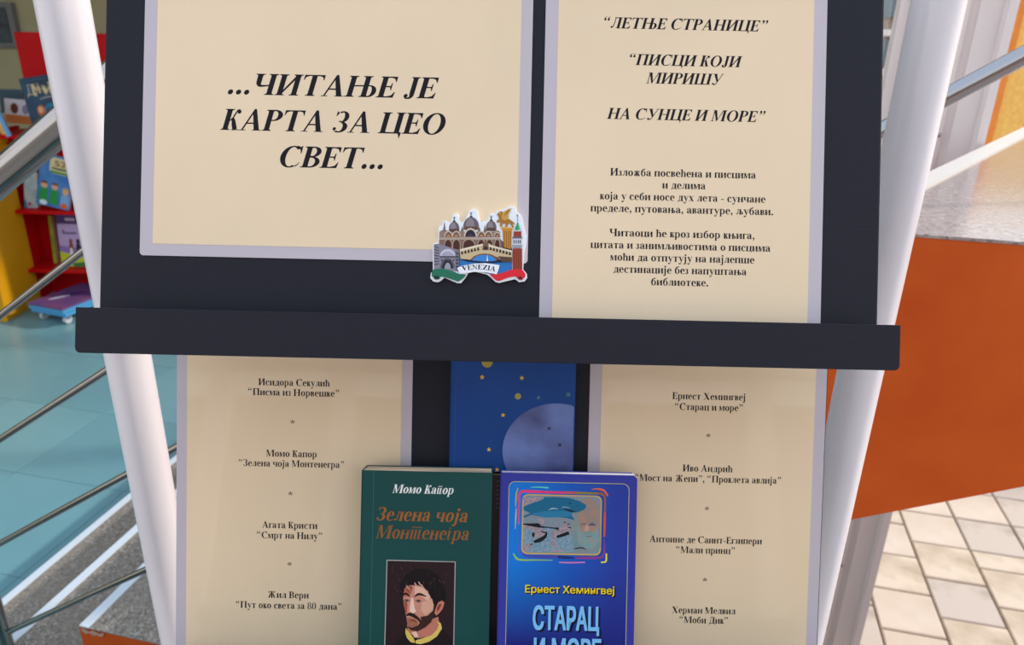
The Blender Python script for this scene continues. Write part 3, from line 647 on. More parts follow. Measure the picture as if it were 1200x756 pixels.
# neck and collar
pp(A, Z6, [(240, 600), (420, 560), (480, 540), (490, 620), (430, 690), (320, 705), (250, 660)], '#c07660')
pp(A, Z6, [(232, 625), (250, 650), (290, 700), (305, 740), (270, 735), (240, 700), (228, 660)], '#d9bd58')
pp(A, Z6, [(305, 720), (360, 705), (430, 680), (470, 640), (485, 600), (470, 570), (500, 590), (508, 630), (470, 690), (410, 730), (350, 748), (310, 745)], '#dcc060')
pp(A, Z6, [(310, 650), (330, 690), (300, 700), (275, 660)], '#e9c0a8')
# hair mass
pp(A, Z6, [(185, 370), (190, 290), (235, 215), (310, 175), (390, 175), (470, 215), (525, 290), (540, 390), (520, 440), (470, 460), (430, 420), (400, 330), (300, 290), (230, 310), (205, 380)], '#171012')
# face
pp(A, Z6, [(222, 320), (262, 298), (330, 300), (395, 330), (428, 380), (445, 450), (440, 520), (400, 600), (330, 640), (260, 610), (236, 540), (222, 470), (212, 400)], '#c98a72')
pp(A, Z6, [(300, 305), (360, 315), (400, 345), (420, 390), (400, 420), (345, 375), (300, 375)], '#e2b298')
pp(A, Z6, [(222, 320), (262, 298), (285, 320), (270, 370), (225, 390), (214, 370)], '#b0604a')
pp(A, Z6, [(218, 400), (245, 440), (240, 520), (228, 500)], '#a84a38')
pp(A, Z6, [(355, 430), (430, 400), (445, 450), (435, 500), (380, 530), (345, 490)], '#d9a188')
# ear
pp(A, Z6, [(462, 470), (480, 430), (510, 415), (527, 432), (515, 475), (490, 510), (465, 530), (450, 510)], '#c47862')
pp(A, Z6, [(470, 470), (490, 440), (505, 445), (490, 480), (470, 500)], '#7a3a32')
# brows, eyes, nose, mouth
A.stroke([(*Z6(207, 378), .0006), (*Z6(232, 362), .0020), (*Z6(262, 385), .0010)], '#2a1614')
A.stroke([(*Z6(298, 385), .0008), (*Z6(335, 366), .0022), (*Z6(388, 385), .0008)], '#2a1614')
for ex, ey in ((238, 415), (328, 418)):
    A.poly(ellipse(*Z6(ex, ey), .0026, .0013, 14), '#7c4a3e'); A.poly(ellipse(*Z6(ex, ey+1), .0017, .0008, 12), '#8c7468'); A.poly(ellipse(*Z6(ex+2, ey), .0008, .0008, 10), '#1a1010')
pp(A, Z6, [(275, 390), (290, 400), (300, 470), (312, 500), (290, 515), (262, 510), (262, 470)], '#eec4ac')
pp(A, Z6, [(262, 500), (290, 515), (312, 503), (300, 520), (268, 522)], '#8a4a3c')
A.stroke([(*Z6(236, 530), .0010), (*Z6(262, 520), .0030), (*Z6(300, 535), .0030), (*Z6(340, 570), .0018), (*Z6(352, 620), .0012)], '#2c1814')
pp(A, Z6, [(236, 560), (255, 545), (300, 555), (325, 575), (320, 610), (280, 630), (250, 610)], '#a0664a')
pp(A, Z6, [(345, 540), (400, 530), (440, 490), (450, 520), (425, 580), (380, 620), (320, 650), (270, 640), (240, 610), (280, 622), (325, 605), (350, 570)], '#3a221c')
A.stroke([(*Z6(262, 572), .0005), (*Z6(290, 566), .0012), (*Z6(318, 580), .0005)], '#7a3028')
for q in range(26):                           # loose brush marks in the hair and the dark ground
    X = random.uniform(120, 560); Y = random.uniform(140, 330); dX = random.uniform(-14, 14)
    A.stroke([(*Z6(X, Y), .0003), (*Z6(X+dX, Y+14), .0007), (*Z6(X+dX*1.6, Y+30), .0002)], random.choice(('#4a3230', '#3a2424', '#523a34')), n=2)
for X, Y in ((300, 275), (330, 268), (352, 290), (380, 310), (238, 296), (405, 345), (420, 372)):
    A.stroke([(*Z6(X, Y), .0008), (*Z6(X+10, Y+18), .0012), (*Z6(X+24, Y+34), .0003)], '#c89a86' if X < 360 else '#241414', n=3)
A.done('cover_print', gb)

# bright blue book
th_ = .70
HF = frame(CAM+ray(587, 554)*th_, 0.0); hw = 160*th_/900; hh = .203
BLUE = mat('blue_cover', '#363a98', .4, spec=.2)
hb_ = book(HF @ Matrix.Translation((0, -hh, 0)), hw, hh, .014, BLUE, 'bright blue paperback with framed shark picture and light blue block title', pages=PAGEW, round_c=.003)
def H_(px, py): x, y = loc(HF, px, py, 0.0); return (x, y+hh)
def Z7(X, Y): return H_(600+X/7.35, 560+Y/7.35)
m = mat('blue_panel', '#1460b8', .4, spec=.2)      # printed blue blend, lighter at the left
n = m.node_tree; b = n.nodes['Principled BSDF']; t = n.nodes.new('ShaderNodeTexCoord'); s_ = n.nodes.new('ShaderNodeSeparateXYZ'); n.links.new(t.outputs['Object'], s_.inputs[0])
def mrange(n, src, a, b_, c=0, d=1):
    r = n.nodes.new('ShaderNodeMapRange'); r.inputs[1].default_value = a; r.inputs[2].default_value = b_; r.inputs[3].default_value = c; r.inputs[4].default_value = d; n.links.new(src, r.inputs[0]); return r
rx = mrange(n, s_.outputs[0], .015, .105); r_ = n.nodes.new('ShaderNodeValToRGB'); e = r_.color_ramp.elements
e[0].color = lin('#0f79d2'); e[1].color = lin('#283c98'); e[0].position = 0; e[1].position = 1; k = e.new(.55); k.color = lin('#1558b4'); n.links.new(rx.outputs[0], r_.inputs[0])
ry = mrange(n, s_.outputs[1], hh-.155, hh-.08); mx = n.nodes.new('ShaderNodeMixRGB'); mx.inputs[1].default_value = lin('#1c2478'); n.links.new(ry.outputs[0], mx.inputs[0]); n.links.new(r_.outputs[0], mx.inputs[2]); n.links.new(mx.outputs[0], b.inputs['Base Color'])
A = Art(z=.00006, dz=6e-6)
def rr(A, x0, y0, x1, y1, r, c): A.poly(round_rect(min(x0, x1), min(y0, y1), max(x0, x1), max(y0, y1), r, 6), c)
px0 = H_(595.5, 600)[0]; px1 = H_(737.0, 600)[0]; py0 = H_(660, 565.3)[1]
rr(A, px0, -.0+.004, px1, py0, .006, '#c9c35a'); rr(A, px0+.0005, .0045, px1-.0005, py0-.0005, .0056, m)
# brush frame
def hs(pts, c): A.stroke([(*Z7(x, y), w_/7.35*.70/900) for x, y, w_ in pts], c)
hs([(60, 400, 8), (58, 300, 12), (62, 200, 14), (62, 150, 18), (85, 118, 22), (160, 118, 26), (250, 122, 22)], '#e8407c')
hs([(250, 122, 22), (360, 126, 20), (460, 128, 22)], '#e23a70'); hs([(455, 128, 22), (520, 128, 22), (560, 130, 22)], '#c05a5a'); hs([(555, 130, 22), (640, 132, 20), (740, 136, 18)], '#8f7a3c')
hs([(735, 132, 18), (780, 142, 22), (800, 175, 18), (800, 300, 16)], '#9a5a3c'); hs([(800, 295, 16), (798, 400, 18), (795, 510, 12)], '#e0541c')
hs([(795, 530, 6), (796, 600, 14), (785, 670, 18), (740, 690, 20), (640, 690, 22), (545, 690, 14)], '#8a3c8c')
hs([(55, 450, 4), (52, 560, 8), (62, 620, 14), (90, 660, 16)], '#5a5cc0'); hs([(88, 655, 16), (140, 676, 20), (260, 680, 26), (400, 682, 24)], '#4a48a4'); hs([(395, 682, 24), (480, 688, 22), (540, 690, 8)], '#26306c')
hs([(160, 82, 6), (230, 80, 12), (315, 86, 14)], '#5cc6b8'); hs([(52, 88, 8), (38, 130, 12), (34, 190, 14), (30, 250, 6)], '#b8a860'); hs([(36, 262, 6), (33, 330, 12), (28, 440, 5)], '#c8b86a')
hs([(688, 100, 6), (740, 96, 14), (795, 112, 16), (825, 158, 10)], '#f0642c'); hs([(12, 650, 8), (40, 695, 16), (90, 708, 14), (200, 708, 10), (350, 710, 6)], '#9cc044')
hs([(405, 728, 10), (500, 731, 12), (630, 728, 10)], '#d67ab8'); hs([(812, 650, 10), (812, 690, 14), (806, 722, 14), (766, 728, 12)], '#e8dc2c')
a = Z7(80, 655); b_ = Z7(775, 155); rr(A, a[0], a[1], b_[0], b_[1], .0052, '#e0b030')
sea = mat('speckled_print', '#8c8288', .4, color2='#6f93a0', vscale=420, ramp=(.4, .6)); face = mat('face_print', '#a9806c', .4, color2='#8a8078', vscale=120, ramp=(.3, .7))
a = Z7(90, 645); b_ = Z7(766, 163); rr(A, a[0], a[1], b_[0], b_[1], .0046, sea)
pp(A, Z7, [(95, 420), (500, 440), (540, 640), (130, 640), (95, 600)], mat('speckled_sea', '#5f8ea4', .4, color2='#8f9aa2', vscale=420, ramp=(.4, .6)))
pp(A, Z7, [(95, 170), (270, 165), (230, 215), (100, 240)], mat('speckled_pink', '#a89698', .4, color2='#8a7c84', vscale=420, ramp=(.4, .6)))
pk = MATS['speckled_pink']
# bearded man's face on the right of the picture
pp(A, Z7, [(540, 260), (580, 195), (640, 170), (710, 180), (750, 220), (762, 300), (762, 600), (735, 642), (560, 640), (520, 560), (510, 400)], mat('sea_blend', '#6b8c90', .4, color2='#8d8884', vscale=60, ramp=(.3, .7)))
pp(A, Z7, [(575, 250), (610, 185), (660, 172), (715, 195), (745, 260), (750, 380), (735, 480), (640, 520), (590, 470), (570, 360)], face)
pp(A, Z7, [(560, 400), (600, 470), (660, 480), (740, 440), (755, 540), (700, 610), (620, 615), (565, 540)], mat('beard_print', '#6f9a9c', .4, color2='#8f8f88', vscale=200, ramp=(.35, .65)))
A.stroke([(*Z7(590, 405), .0008), (*Z7(620, 396), .0010), (*Z7(650, 404), .0006)], '#6a5856'); A.stroke([(*Z7(658, 410), .0008), (*Z7(690, 400), .0026), (*Z7(722, 408), .0008)], '#5a5868')
pp(A, Z7, [(640, 400), (655, 405), (665, 450), (640, 462), (620, 452)], '#b8968a')
A.stroke([(*Z7(610, 480), .0010), (*Z7(660, 474), .0026), (*Z7(715, 488), .0010)], '#74948f'); A.stroke([(*Z7(635, 502), .0005), (*Z7(660, 506), .0008), (*Z7(690, 502), .0004)], '#7a5a54')
# shark
pp(A, Z7, [(98, 250), (180, 215), (270, 185), (278, 166), (400, 166), (500, 175), (580, 200), (630, 228), (642, 245), (620, 275), (570, 295), (520, 300), (515, 325), (540, 365), (470, 345), (400, 340), (290, 342), (220, 330), (170, 318), (100, 345), (100, 328), (160, 305), (100, 278)], '#1a6484')
pp(A, Z7, [(170, 305), (300, 285), (450, 285), (520, 300), (515, 330), (400, 340), (290, 342), (210, 328)], '#2b789a')
A.stroke([(*Z7(440, 268), .0003), (*Z7(500, 282), .0016), (*Z7(552, 296), .0004)], '#141820'); A.stroke([(*Z7(425, 262), .0002), (*Z7(450, 250), .0007), (*Z7(500, 262), .0003)], '#9ab0b8')
A.stroke([(*Z7(315, 276), .0003), (*Z7(350, 264), .0012), (*Z7(400, 268), .0004)], '#9ab4bc'); A.poly(ellipse(*Z7(498, 222), .0006, .0008, 10), '#10151c'); A.poly(ellipse(*Z7(560, 240), .0004, .0004, 8), '#10151c')
# two gulls
pp(A, Z7, [(230, 340), (265, 345), (285, 365), (280, 400), (255, 415), (235, 390)], pk)
pp(A, Z7, [(95, 400), (220, 410), (300, 460), (290, 500), (200, 520), (180, 450), (100, 430)], pk); pp(A, Z7, [(340, 450), (395, 445), (400, 490), (372, 520), (388, 598), (345, 598)], pk)
pp(A, Z7, [(395, 440), (470, 380), (500, 400), (490, 470), (400, 490)], pk); pp(A, Z7, [(105, 580), (180, 570), (120, 640), (100, 620)], pk)
for s in ([(95, 398, 8), (200, 408, 30), (235, 420, 18), (340, 430, 8), (402, 440, 22)], [(188, 552, 20), (240, 535, 34), (285, 505, 26), (300, 465, 8)], [(180, 470, 12), (184, 492, 24), (186, 512, 6)], [(385, 508, 20), (440, 492, 28), (490, 472, 30)], [(200, 395, 10), (230, 405, 22), (240, 420, 8)], [(250, 460, 8), (280, 470, 12), (305, 466, 6)], [(450, 380, 14), (462, 388, 10)], [(155, 575, 10), (180, 570, 8)], [(475, 400, 6), (498, 398, 10)], [(480, 425, 6), (508, 430, 10)], [(530, 612, 6), (600, 602, 10), (640, 618, 4)]):
    hs(s, '#15181f')
hs([(320, 634, 6), (400, 628, 12), (470, 618, 6)], '#b08a94')
cp_ = A.done('cover_print', hb_)
YEL = flat('#f2d21e'); LB = flat('#7ec0ee'); BK = flat('#0c0f2a')
k_ = .70/900
for dxy, mt, z in (((1.2, 1.3), BK, .0013), ((0, 0), YEL, .0015)):
    x, y = H_(667.5+dxy[0], 694+1.3+dxy[1]); sans('author_lettering', 'Ернест Хемингвеј', x, y, 104.5*k_, 9.2*k_, mt, hb_, z-.0009, bold=.018)
for dxy, mt, z in (((2.2, 2.2), BK, .0013), ((0, 0), LB, .0015)):
    x, y = H_(663.0+dxy[0], 738.6+dxy[1]); sans('title_lettering', 'СТАРАЦ', x, y, 78*k_, 29*k_, mt, hb_, z-.0009, bold=.034)
    x, y = H_(664.5+dxy[0], 776.5+dxy[1]); sans('title_lettering', 'И МОРЕ', x, y, 79*k_, 29*k_, mt, hb_, z-.0009, bold=.034)

# starry blue book under the tray (plain generic stand-in for its cover picture)
tb = .727; BF = frame(CAM+ray(526.5, 552)*tb, math.radians(2.3)); bw = 145.5*tb/900; bh = .165
bb = book(BF, bw, bh, .009, mat('deep_blue_cover', '#123f7c', .35, spec=.2, color2='#164a9c', vscale=7), 'dark blue book with yellow stars and a grey-blue globe, half under the tray', round_c=.001, name='paperback_book')
def B_(px, py): return loc(BF, px, py, 0.0)
A = Art(z=.00006, dz=6e-6)
m2 = mat('globe_print', '#7284bc', .35, color2='#45426a', vscale=14, ramp=(.38, .7), spec=.2)
A.poly([(.0045, 0), (.0049, 0), (.0049, bh), (.0045, bh)], '#2c5a96')
cx, cy = B_(652, 529); R_ = .0455
gl = [(cx+R_*1.12*math.cos(t), cy+R_*math.sin(t)) for t in [2*math.pi*i/72 for i in range(72)]]
def clip(pts, x0, y0, x1, y1):
    return [(min(max(p[0], x0), x1), min(max(p[1], y0), y1)) for p in pts]
gl2 = []
for p in clip(gl, .001, .0006, bw-.001, bh):
    if not gl2 or (abs(p[0]-gl2[-1][0])+abs(p[1]-gl2[-1][1])) > 1e-5: gl2.append(p)
A.poly(gl2, m2)
def star(A, px, py, r, c, fn=B_, rot=.3):
    x, y = fn(px, py); A.poly([(x+(r if i % 2 == 0 else r*.42)*math.cos(rot+math.pi*i/5), y+(r if i % 2 == 0 else r*.42)*math.sin(rot+math.pi*i/5)) for i in range(10)], c)
for px, py, r in ((565, 442, .0027), (611.5, 443, .0026), (589.5, 486.5, .0025), (573, 527, .0025), (582.5, 550.5, .0025)): star(A, px, py, r, '#e8b83c')
for px, py, r, c in ((643.5, 502, .0022, '#3a3038'), (656, 521.5, .0024, '#332c3c')): star(A, px, py, r, c)
for px, py, r, c in ((571, 424.5, .0052, '#b3a04a'), (607, 464.5, .0030, '#a59a50'), (631, 466, .0016, '#4e7a82'), (666, 462.5, .0020, '#4a7a80')): A.poly(ellipse(*B_(px, py), r, r, 18), c)
A.done('cover_print', bb)
# thin dark book standing behind the two front books
td = .7235; DF = frame(CAM+ray(562, 556.5)*td, math.radians(2.3)); dh = .205
db = book(DF @ Matrix.Translation((0, -dh, 0)), 62*td/900, dh, .010, mat('dark_brown_cover', '#231a1c', .4, coat=.2), 'thin dark brown book standing behind the green and bright blue books', name='paperback_book')
A = Art(z=.00006); x, y = loc(DF, 583.5, 563)
for q in range(7): A.stroke([(x-.0012, y+dh-.0022-q*.0042, .0006), (x+.0003, y+dh-q*.0042, .0008), (x+.0013, y+dh-.0018-q*.0042, .0005)], '#55504f', n=3)
A.done('worn_lettering', db)['kind'] = 'stuff'

# ------------------------------------------------------------------ souvenir magnet
mg0 = L(UF, 561, 331, .001)
MF = UF @ Matrix.Translation((mg0[0], mg0[1], .0011))
mg = empty('souvenir_magnet', MF, 'souvenir magnet of domes, bridge and bell tower lettered VENEZIA on sheet corner', 'magnet')
def Z5(X, Y): return loc(MF, 500+X/7.2, 235+Y/7.2, .0035)
sil = [(50, 372), (70, 358), (97, 355), (98, 240), (104, 218), (130, 205), (134, 180), (158, 165), (184, 182), (204, 184), (212, 140), (222, 118), (245, 108), (268, 122), (280, 172), (298, 186), (326, 160), (348, 110), (360, 82), (385, 70), (412, 74), (432, 98), (440, 150), (458, 184), (482, 170), (510, 168), (524, 130), (545, 108), (575, 112), (594, 88), (640, 78), (690, 52), (730, 48), (752, 66), (757, 100), (785, 108), (808, 145), (820, 220), (845, 300), (838, 380), (826, 440), (814, 580), (846, 622), (848, 655), (826, 684), (780, 690), (745, 664), (612, 696), (580, 688), (530, 640), (505, 624), (400, 600), (352, 612), (330, 650), (290, 698), (258, 698), (150, 652), (122, 676), (95, 690), (55, 684), (30, 655), (34, 612), (52, 590)]
so = [Z5(*p) for p in sil]
bm = bmesh.new(); prism(bm, so, 0, .0034); bmesh.ops.recalc_face_normals(bm, faces=bm.faces)
finish(bm, 'magnet_base', mat('white_resin', '#eef0f2', .3, coat=.2), mg, bevel=.0004)
def raised(name, pts, z0, z1, m, bev=.0003):
    bm = bmesh.new(); q = [Z5(*p) for p in pts]
    if sum(q[k][0]*q[(k+1) % len(q)][1]-q[(k+1) % len(q)][0]*q[k][1] for k in range(len(q))) < 0: q = q[::-1]
    prism(bm, q, z0, z1); return finish(bm, name, m, mg, bevel=bev)
A = Art(z=.00355, dz=5e-6)
def mp_(pts, c): A.poly([Z5(*p) for p in pts], c)
def me_(x, y, rx, ry, c, n=14, a0=0, a1=360): A.poly([Z5(x+p[0], y-p[1]) for p in ellipse(0, 0, rx, ry, n, a0, a1)], c)
# water, palace front
mp_([(105, 330), (620, 330), (720, 400), (720, 600), (600, 610), (290, 560), (105, 560)], '#5c4a44')
mp_([(280, 500), (720, 500), (720, 610), (560, 625), (280, 560)], '#2f74b8')
mp_([(105, 312), (625, 316), (625, 332), (105, 328)], '#b9a392'); mp_([(105, 332), (635, 334), (640, 425), (108, 415)], '#8a6a5c')
mp_([(130, 250), (300, 262), (620, 262), (622, 312), (105, 312), (108, 262)], '#9a7c6c')
for x, y, r, w_ in ((232, 225, 40, 44), (375, 205, 58, 66), (545, 215, 38, 44)):
    me_(x, y+15, w_, r+22, '#6e6066', a0=0, a1=180); me_(x-8, y+12, w_*.55, r+14, '#8f8288', a0=0, a1=180); mp_([(x-w_, y+14), (x+w_, y+14), (x+w_, y+44), (x-w_, y+44)], '#7a5c50')
    for q in (-.6, -.2, .2, .6): mp_([(x+w_*q-5, y+18), (x+w_*q+5, y+18), (x+w_*q+5, y+40), (x+w_*q-5, y+40)], '#3a2a2a')
    mp_([(x-12, y-r-2), (x-10, y-r-18), (x+10, y-r-18), (x+12, y-r-2)], '#564a50'); mp_([(x-3, y-r-18), (x-2, y-r-52), (x+2, y-r-52), (x+3, y-r-18)], '#2c2630'); mp_([(x-12, y-r-36), (x+12, y-r-36), (x+12, y-r-40), (x-12, y-r-40)], '#2c2630')
for x, h_ in ((150, 175), (300, 215), (445, 222), (492, 205), (600, 250)): mp_([(x-12, 262), (x, h_), (x+12, 262)], '#7a6862')
for x, w_, h_ in ((185, 36, 48), (250, 36, 48), (370, 56, 72), (462, 34, 48), (522, 34, 48), (596, 28, 40)):
    me_(x, 305, w_, h_, '#d2c0aa', a0=0, a1=180); me_(x, 305, w_*.78, h_*.8, '#7a5a50' if w_ < 50 else '#2c2838', a0=0, a1=180); me_(x, 305, w_*.4, h_*.35, '#c48a50' if w_ < 50 else '#4a3a44', a0=0, a1=180)
for x, w_ in ((182, 28), (252, 28), (356, 46), (460, 26), (530, 26), (596, 20)):
    me_(x, 372, w_+6, 52, '#b29a86', a0=0, a1=180); mp_([(x-w_-6, 372), (x+w_+6, 372), (x+w_+6, 410), (x-w_-6, 410)], '#b29a86'); me_(x, 374, w_, 42, '#4e2c24', a0=0, a1=180); mp_([(x-w_, 372), (x+w_, 372), (x+w_, 410), (x-w_, 410)], '#4e2c24')
# covered bridge on the left
mp_([(62, 370), (100, 365), (270, 420), (272, 600), (62, 580)], '#8a8490')
for q in range(7): mp_([(66, 380+q*26), (104, 400+q*22), (104, 408+q*22), (66, 390+q*26)], '#4a4450')
me_(178, 470, 66, 62, '#c6c2cc', a0=0, a1=180); me_(178, 466, 50, 34, '#a8a4b2', a0=0, a1=180); mp_([(112, 468), (244, 468), (244, 484), (112, 484)], '#5a5460')
me_(176, 570, 60, 82, '#5a5460', a0=0, a1=180); me_(176, 575, 46, 70, '#2e2a34', a0=0, a1=180); me_(178, 575, 26, 50, '#a09aa8', a0=0, a1=180)
for x in (128, 156, 200, 228): me_(x, 505, 7, 8, '#3a3540')
mp_([(240, 420), (275, 430), (275, 590), (246, 590)], '#736d78')
for q in range(5): mp_([(248, 440+q*28), (268, 442+q*28), (268, 454+q*28), (248, 452+q*28)], '#3e3a44')
# great bridge
mp_([(280, 420), (440, 378), (500, 352), (560, 380), (720, 430), (720, 520), (640, 520), (600, 480), (500, 450), (400, 470), (370, 500), (285, 492)], '#cdb48c')
mp_([(280, 412), (470, 366), (478, 378), (284, 428)], '#e6d8bc'); mp_([(520, 372), (720, 424), (720, 438), (520, 388)], '#e6d8bc'); mp_([(470, 420), (475, 365), (500, 345), (522, 368), (524, 420)], '#7a5c4c'); me_(498, 415, 18, 30, '#3a2a28', a0=0, a1=180)
for q in range(6): x = 300+q*27; y = 448-q*6.5; me_(x, y, 9, 20, '#3c3230', a0=0, a1=180); mp_([(x-9, y), (x+9, y), (x+9, y+7), (x-9, y+7)], '#3c3230')
for q in range(7): x = 540+q*27; y = 412+q*7; me_(x, y, 9, 20, '#3c3230', a0=0, a1=180); mp_([(x-9, y), (x+9, y), (x+9, y+7), (x-9, y+7)], '#3c3230')
me_(490, 520, 118, 72, '#7c5428', a0=0, a1=180); me_(486, 520, 104, 62, '#3f86cc', a0=0, a1=180)
mp_([(276, 490), (380, 506), (480, 516), (560, 512), (620, 500), (700, 520), (610, 522), (560, 528), (440, 528), (330, 512)], '#1c2230'); mp_([(506, 512), (512, 452), (518, 512)], '#e8e8ee')
mp_([(600, 470), (720, 480), (720, 520), (640, 520)], '#5c4434')
# tower
mp_([(724, 405), (804, 405), (806, 596), (724, 590)], '#a8452c')
for q in (738, 758, 778, 796): mp_([(q-4, 412), (q+2, 412), (q+2, 588), (q-4, 588)], '#5c2820')
mp_([(724, 375), (804, 375), (804, 402), (724, 402)], '#9a9ca4'); mp_([(730, 320), (800, 320), (800, 375), (730, 375)], '#d0d0d8')
for q in (738, 756, 774, 790): mp_([(q-5, 334), (q+4, 334), (q+4, 364), (q-5, 364)], '#4a4450')
mp_([(726, 305), (804, 305), (804, 322), (726, 322)], '#6a626c'); mp_([(734, 258), (798, 258), (798, 305), (734, 305)], '#9c3c2c'); mp_([(734, 250), (800, 250), (800, 262), (734, 262)], '#cfc6c0')
mp_([(742, 250), (768, 176), (792, 250)], '#2f9a6a'); mp_([(768, 176), (792, 250), (776, 250)], '#55bf8c'); mp_([(765, 178), (764, 118), (768, 118), (770, 178)], '#6a6a70'); me_(765, 128, 5, 7, '#4a4a50')
# column with winged lion
mp_([(628, 232), (726, 236), (718, 256), (712, 410), (650, 395), (640, 256)], '#c98a34')
for q in (654, 672, 690, 706): mp_([(q-3, 258), (q+4, 258), (q+4, 404), (q-3, 398)], '#8a5c24')
mp_([(622, 222), (732, 226), (728, 238), (626, 234)], '#ddb060')
G1 = '#a8742c'; G2 = '#d09c48'; G3 = '#5c3c18'
mp_([(600, 110), (618, 92), (636, 92), (644, 110), (660, 150), (700, 160), (735, 185), (745, 205), (730, 200), (722, 190), (738, 228), (722, 228), (705, 195), (690, 196), (676, 226), (662, 224), (668, 196), (640, 196), (634, 222), (618, 220), (622, 180), (604, 188), (590, 184), (592, 172), (612, 158), (604, 130), (592, 122)], G1)
mp_([(636, 160), (632, 130), (650, 96), (690, 72), (716, 66), (700, 96), (688, 120), (690, 150), (664, 170)], G2)
for q in range(4): mp_([(646+q*8, 148-q*4), (660+q*9, 112-q*9), (690+q*6, 84-q*3), (660+q*8, 120-q*6)], G3 if q % 2 else G1)
me_(618, 108, 10, 10, G2); me_(612, 104, 2.5, 2.5, G3)
A.done('printed_view', mg)
GRN = mat('green_ribbon', '#0c6b4e', .3, coat=.1); RED = mat('red_ribbon', '#e00c22', .3, coat=.1); WHT = mat('white_banner', '#f0f0f2', .3, coat=.4)
raised('green_ribbon', [(62, 580), (120, 572), (200, 590), (270, 622), (334, 626), (312, 655), (268, 684), (200, 662), (140, 640), (100, 640), (70, 652), (44, 640), (42, 604)], .0034, .0044, GRN)
raised('red_ribbon', [(530, 624), (600, 624), (700, 588), (770, 578), (812, 588), (834, 620), (830, 646), (806, 664), (790, 668), (770, 648), (740, 636), (690, 650), (610, 680), (582, 672)], .0034, .0044, RED)
raised('banner', [(258, 570), (300, 552), (400, 534), (500, 530), (614, 546), (608, 580), (590, 624), (500, 606), (400, 600), (282, 622)], .0036, .0050, WHT)
A = Art(z=.00506, dz=2e-6); k7 = .61/900/7.2
x, y = Z5(440, 589); A.text('VENEZIA', x, y+.0006, 280*k7, 62*k7, '#14121a', 0, arc=.055); A.done('lettering', mg)
for pts, c in (([(58, 640), (76, 634), (110, 642), (112, 660), (90, 668), (66, 664)], '#0c3c30'), ([(765, 650), (790, 640), (814, 660), (800, 672), (775, 668)], '#7c0c1c')):  # shade in the ribbon folds, painted as darker patches
    A = Art(z=.0045); A.poly([Z5(*p) for p in pts], c); A.done('ribbon_fold_shade', mg)

# ------------------------------------------------------------------ library corner seen at the left
pic = empty('framed_picture', Matrix.Translation((-4.6, 6.97, 2.02)), 'dark framed picture on the grey-green library wall', 'picture')
q = at_y(22, 3, 6.97); q2 = at_y(18, 56, 6.97); X1 = (q.x+q2.x)/2+4.6; zt = q.z-2.02; zb = q2.z-2.02
box('picture_frame', (X1-.75, -.03, zb), (X1, .03, zt), mat('grey_frame', '#77777a', .4), pic, bevel=.006)
box('print', (X1-.70, -.036, zb+.04), (X1-.05, -.03, zt-.04), mat('dark_print', '#27323c', .3, color2='#4a5a64', vscale=9), pic, bevel=0)

REDM = mat('red_shelf_paint', '#c80c14', .45, spec=.12, var=.03); YELM = mat('yellow_shelf_paint', '#d79a12', .45, var=.03)
YS = 5.3
sh = empty('red_bookcase', Vector((-3.2, YS, 0)), 'red children\'s bookcase with tall back panel full of picture books', 'bookcase')
def zat(px, py, y=YS): return at_y(px, py, y).z
def xat(px, py, y=YS): return at_y(px, py, y).x+3.2
zl1 = zat(60, 247); zl2 = zat(70, 316); zl0 = zat(10, 158); XL = xat(18, 270); XR = .9
box('back_panel', (xat(30, 95, YS+.3), .28, .0), (XR, .30, zat(60, 38, YS+.3)), REDM, sh, bevel=.004)
box('side_panel', (XL-.03, 0, 0), (XL, .3, zl0+.02), REDM, sh, bevel=.004); box('side_panel', (XR-.03, 0, 0), (XR, .3, zl0+.02), REDM, sh, bevel=.004)
box('lower_back_panel', (XL, .27, 0), (XR, .285, zl0), REDM, sh, bevel=.002)
for z in (zl0, zl1, zl2): box('shelf', (XL if z != zl0 else XL-.6, -.01, z-.025), (XR-.03, .28, z), REDM, sh, bevel=.003)
ys = empty('yellow_cabinet', Vector((-3.9, YS-.35, 0)), 'yellow cabinet end standing left of the red bookcase', 'cabinet')
y1 = xat(28, 330, YS-.1)-3.2+3.9
box('side_board', (y1-.6, 0, 0), (y1-.01, .42, zl0-.06), YELM, ys, bevel=.01); box('top_board', (y1-.62, -.01, zl0-.06), (y1, .43, zl0-.03), YELM, ys, bevel=.006)
box('plinth', (y1-.58, .02, -.0), (y1-.03, .40, .05), mat('plinth_dark', '#5a4a20', .6), ys, bevel=0)

def quad_book(name, y, tl, br, lean, color, label, th=.03, pages=PAGEW, yaw=0, rest=None, size=None):
    """a picture book facing out; tl/br are measured corners, lean in degrees"""
    a = at_y(*tl, y); b = at_y(*br, y); wd = b.x-a.x; ht = a.z-b.z; z = rest if rest is not None else b.z
    if size: wd, ht = size
    mw = Matrix.Translation((a.x, y, z)) @ Matrix.Rotation(math.radians(yaw), 4, 'Z') @ Matrix.Rotation(math.radians(lean), 4, 'Y') @ Matrix.Rotation(math.radians(90-8), 4, 'X')
    r = book(mw, wd, ht, th, color, label, pages=pages, group=None, name='picture_book', board_t=.002, inset=.004, round_c=.004); return r, wd, ht
# top shelf
NAVY = mat('navy_cover', '#14304c', .4, color2='#1f5a80', vscale=5, ramp=(.45, .75))
r, wd, ht = quad_book('x', 5.310, (27, 91), (70, 146), -10, NAVY, 'dark navy picture book with cream wavy title on the top shelf', th=.03, rest=zl0, size=(.25, .37))
A = Art(z=.0004, dz=1e-4)
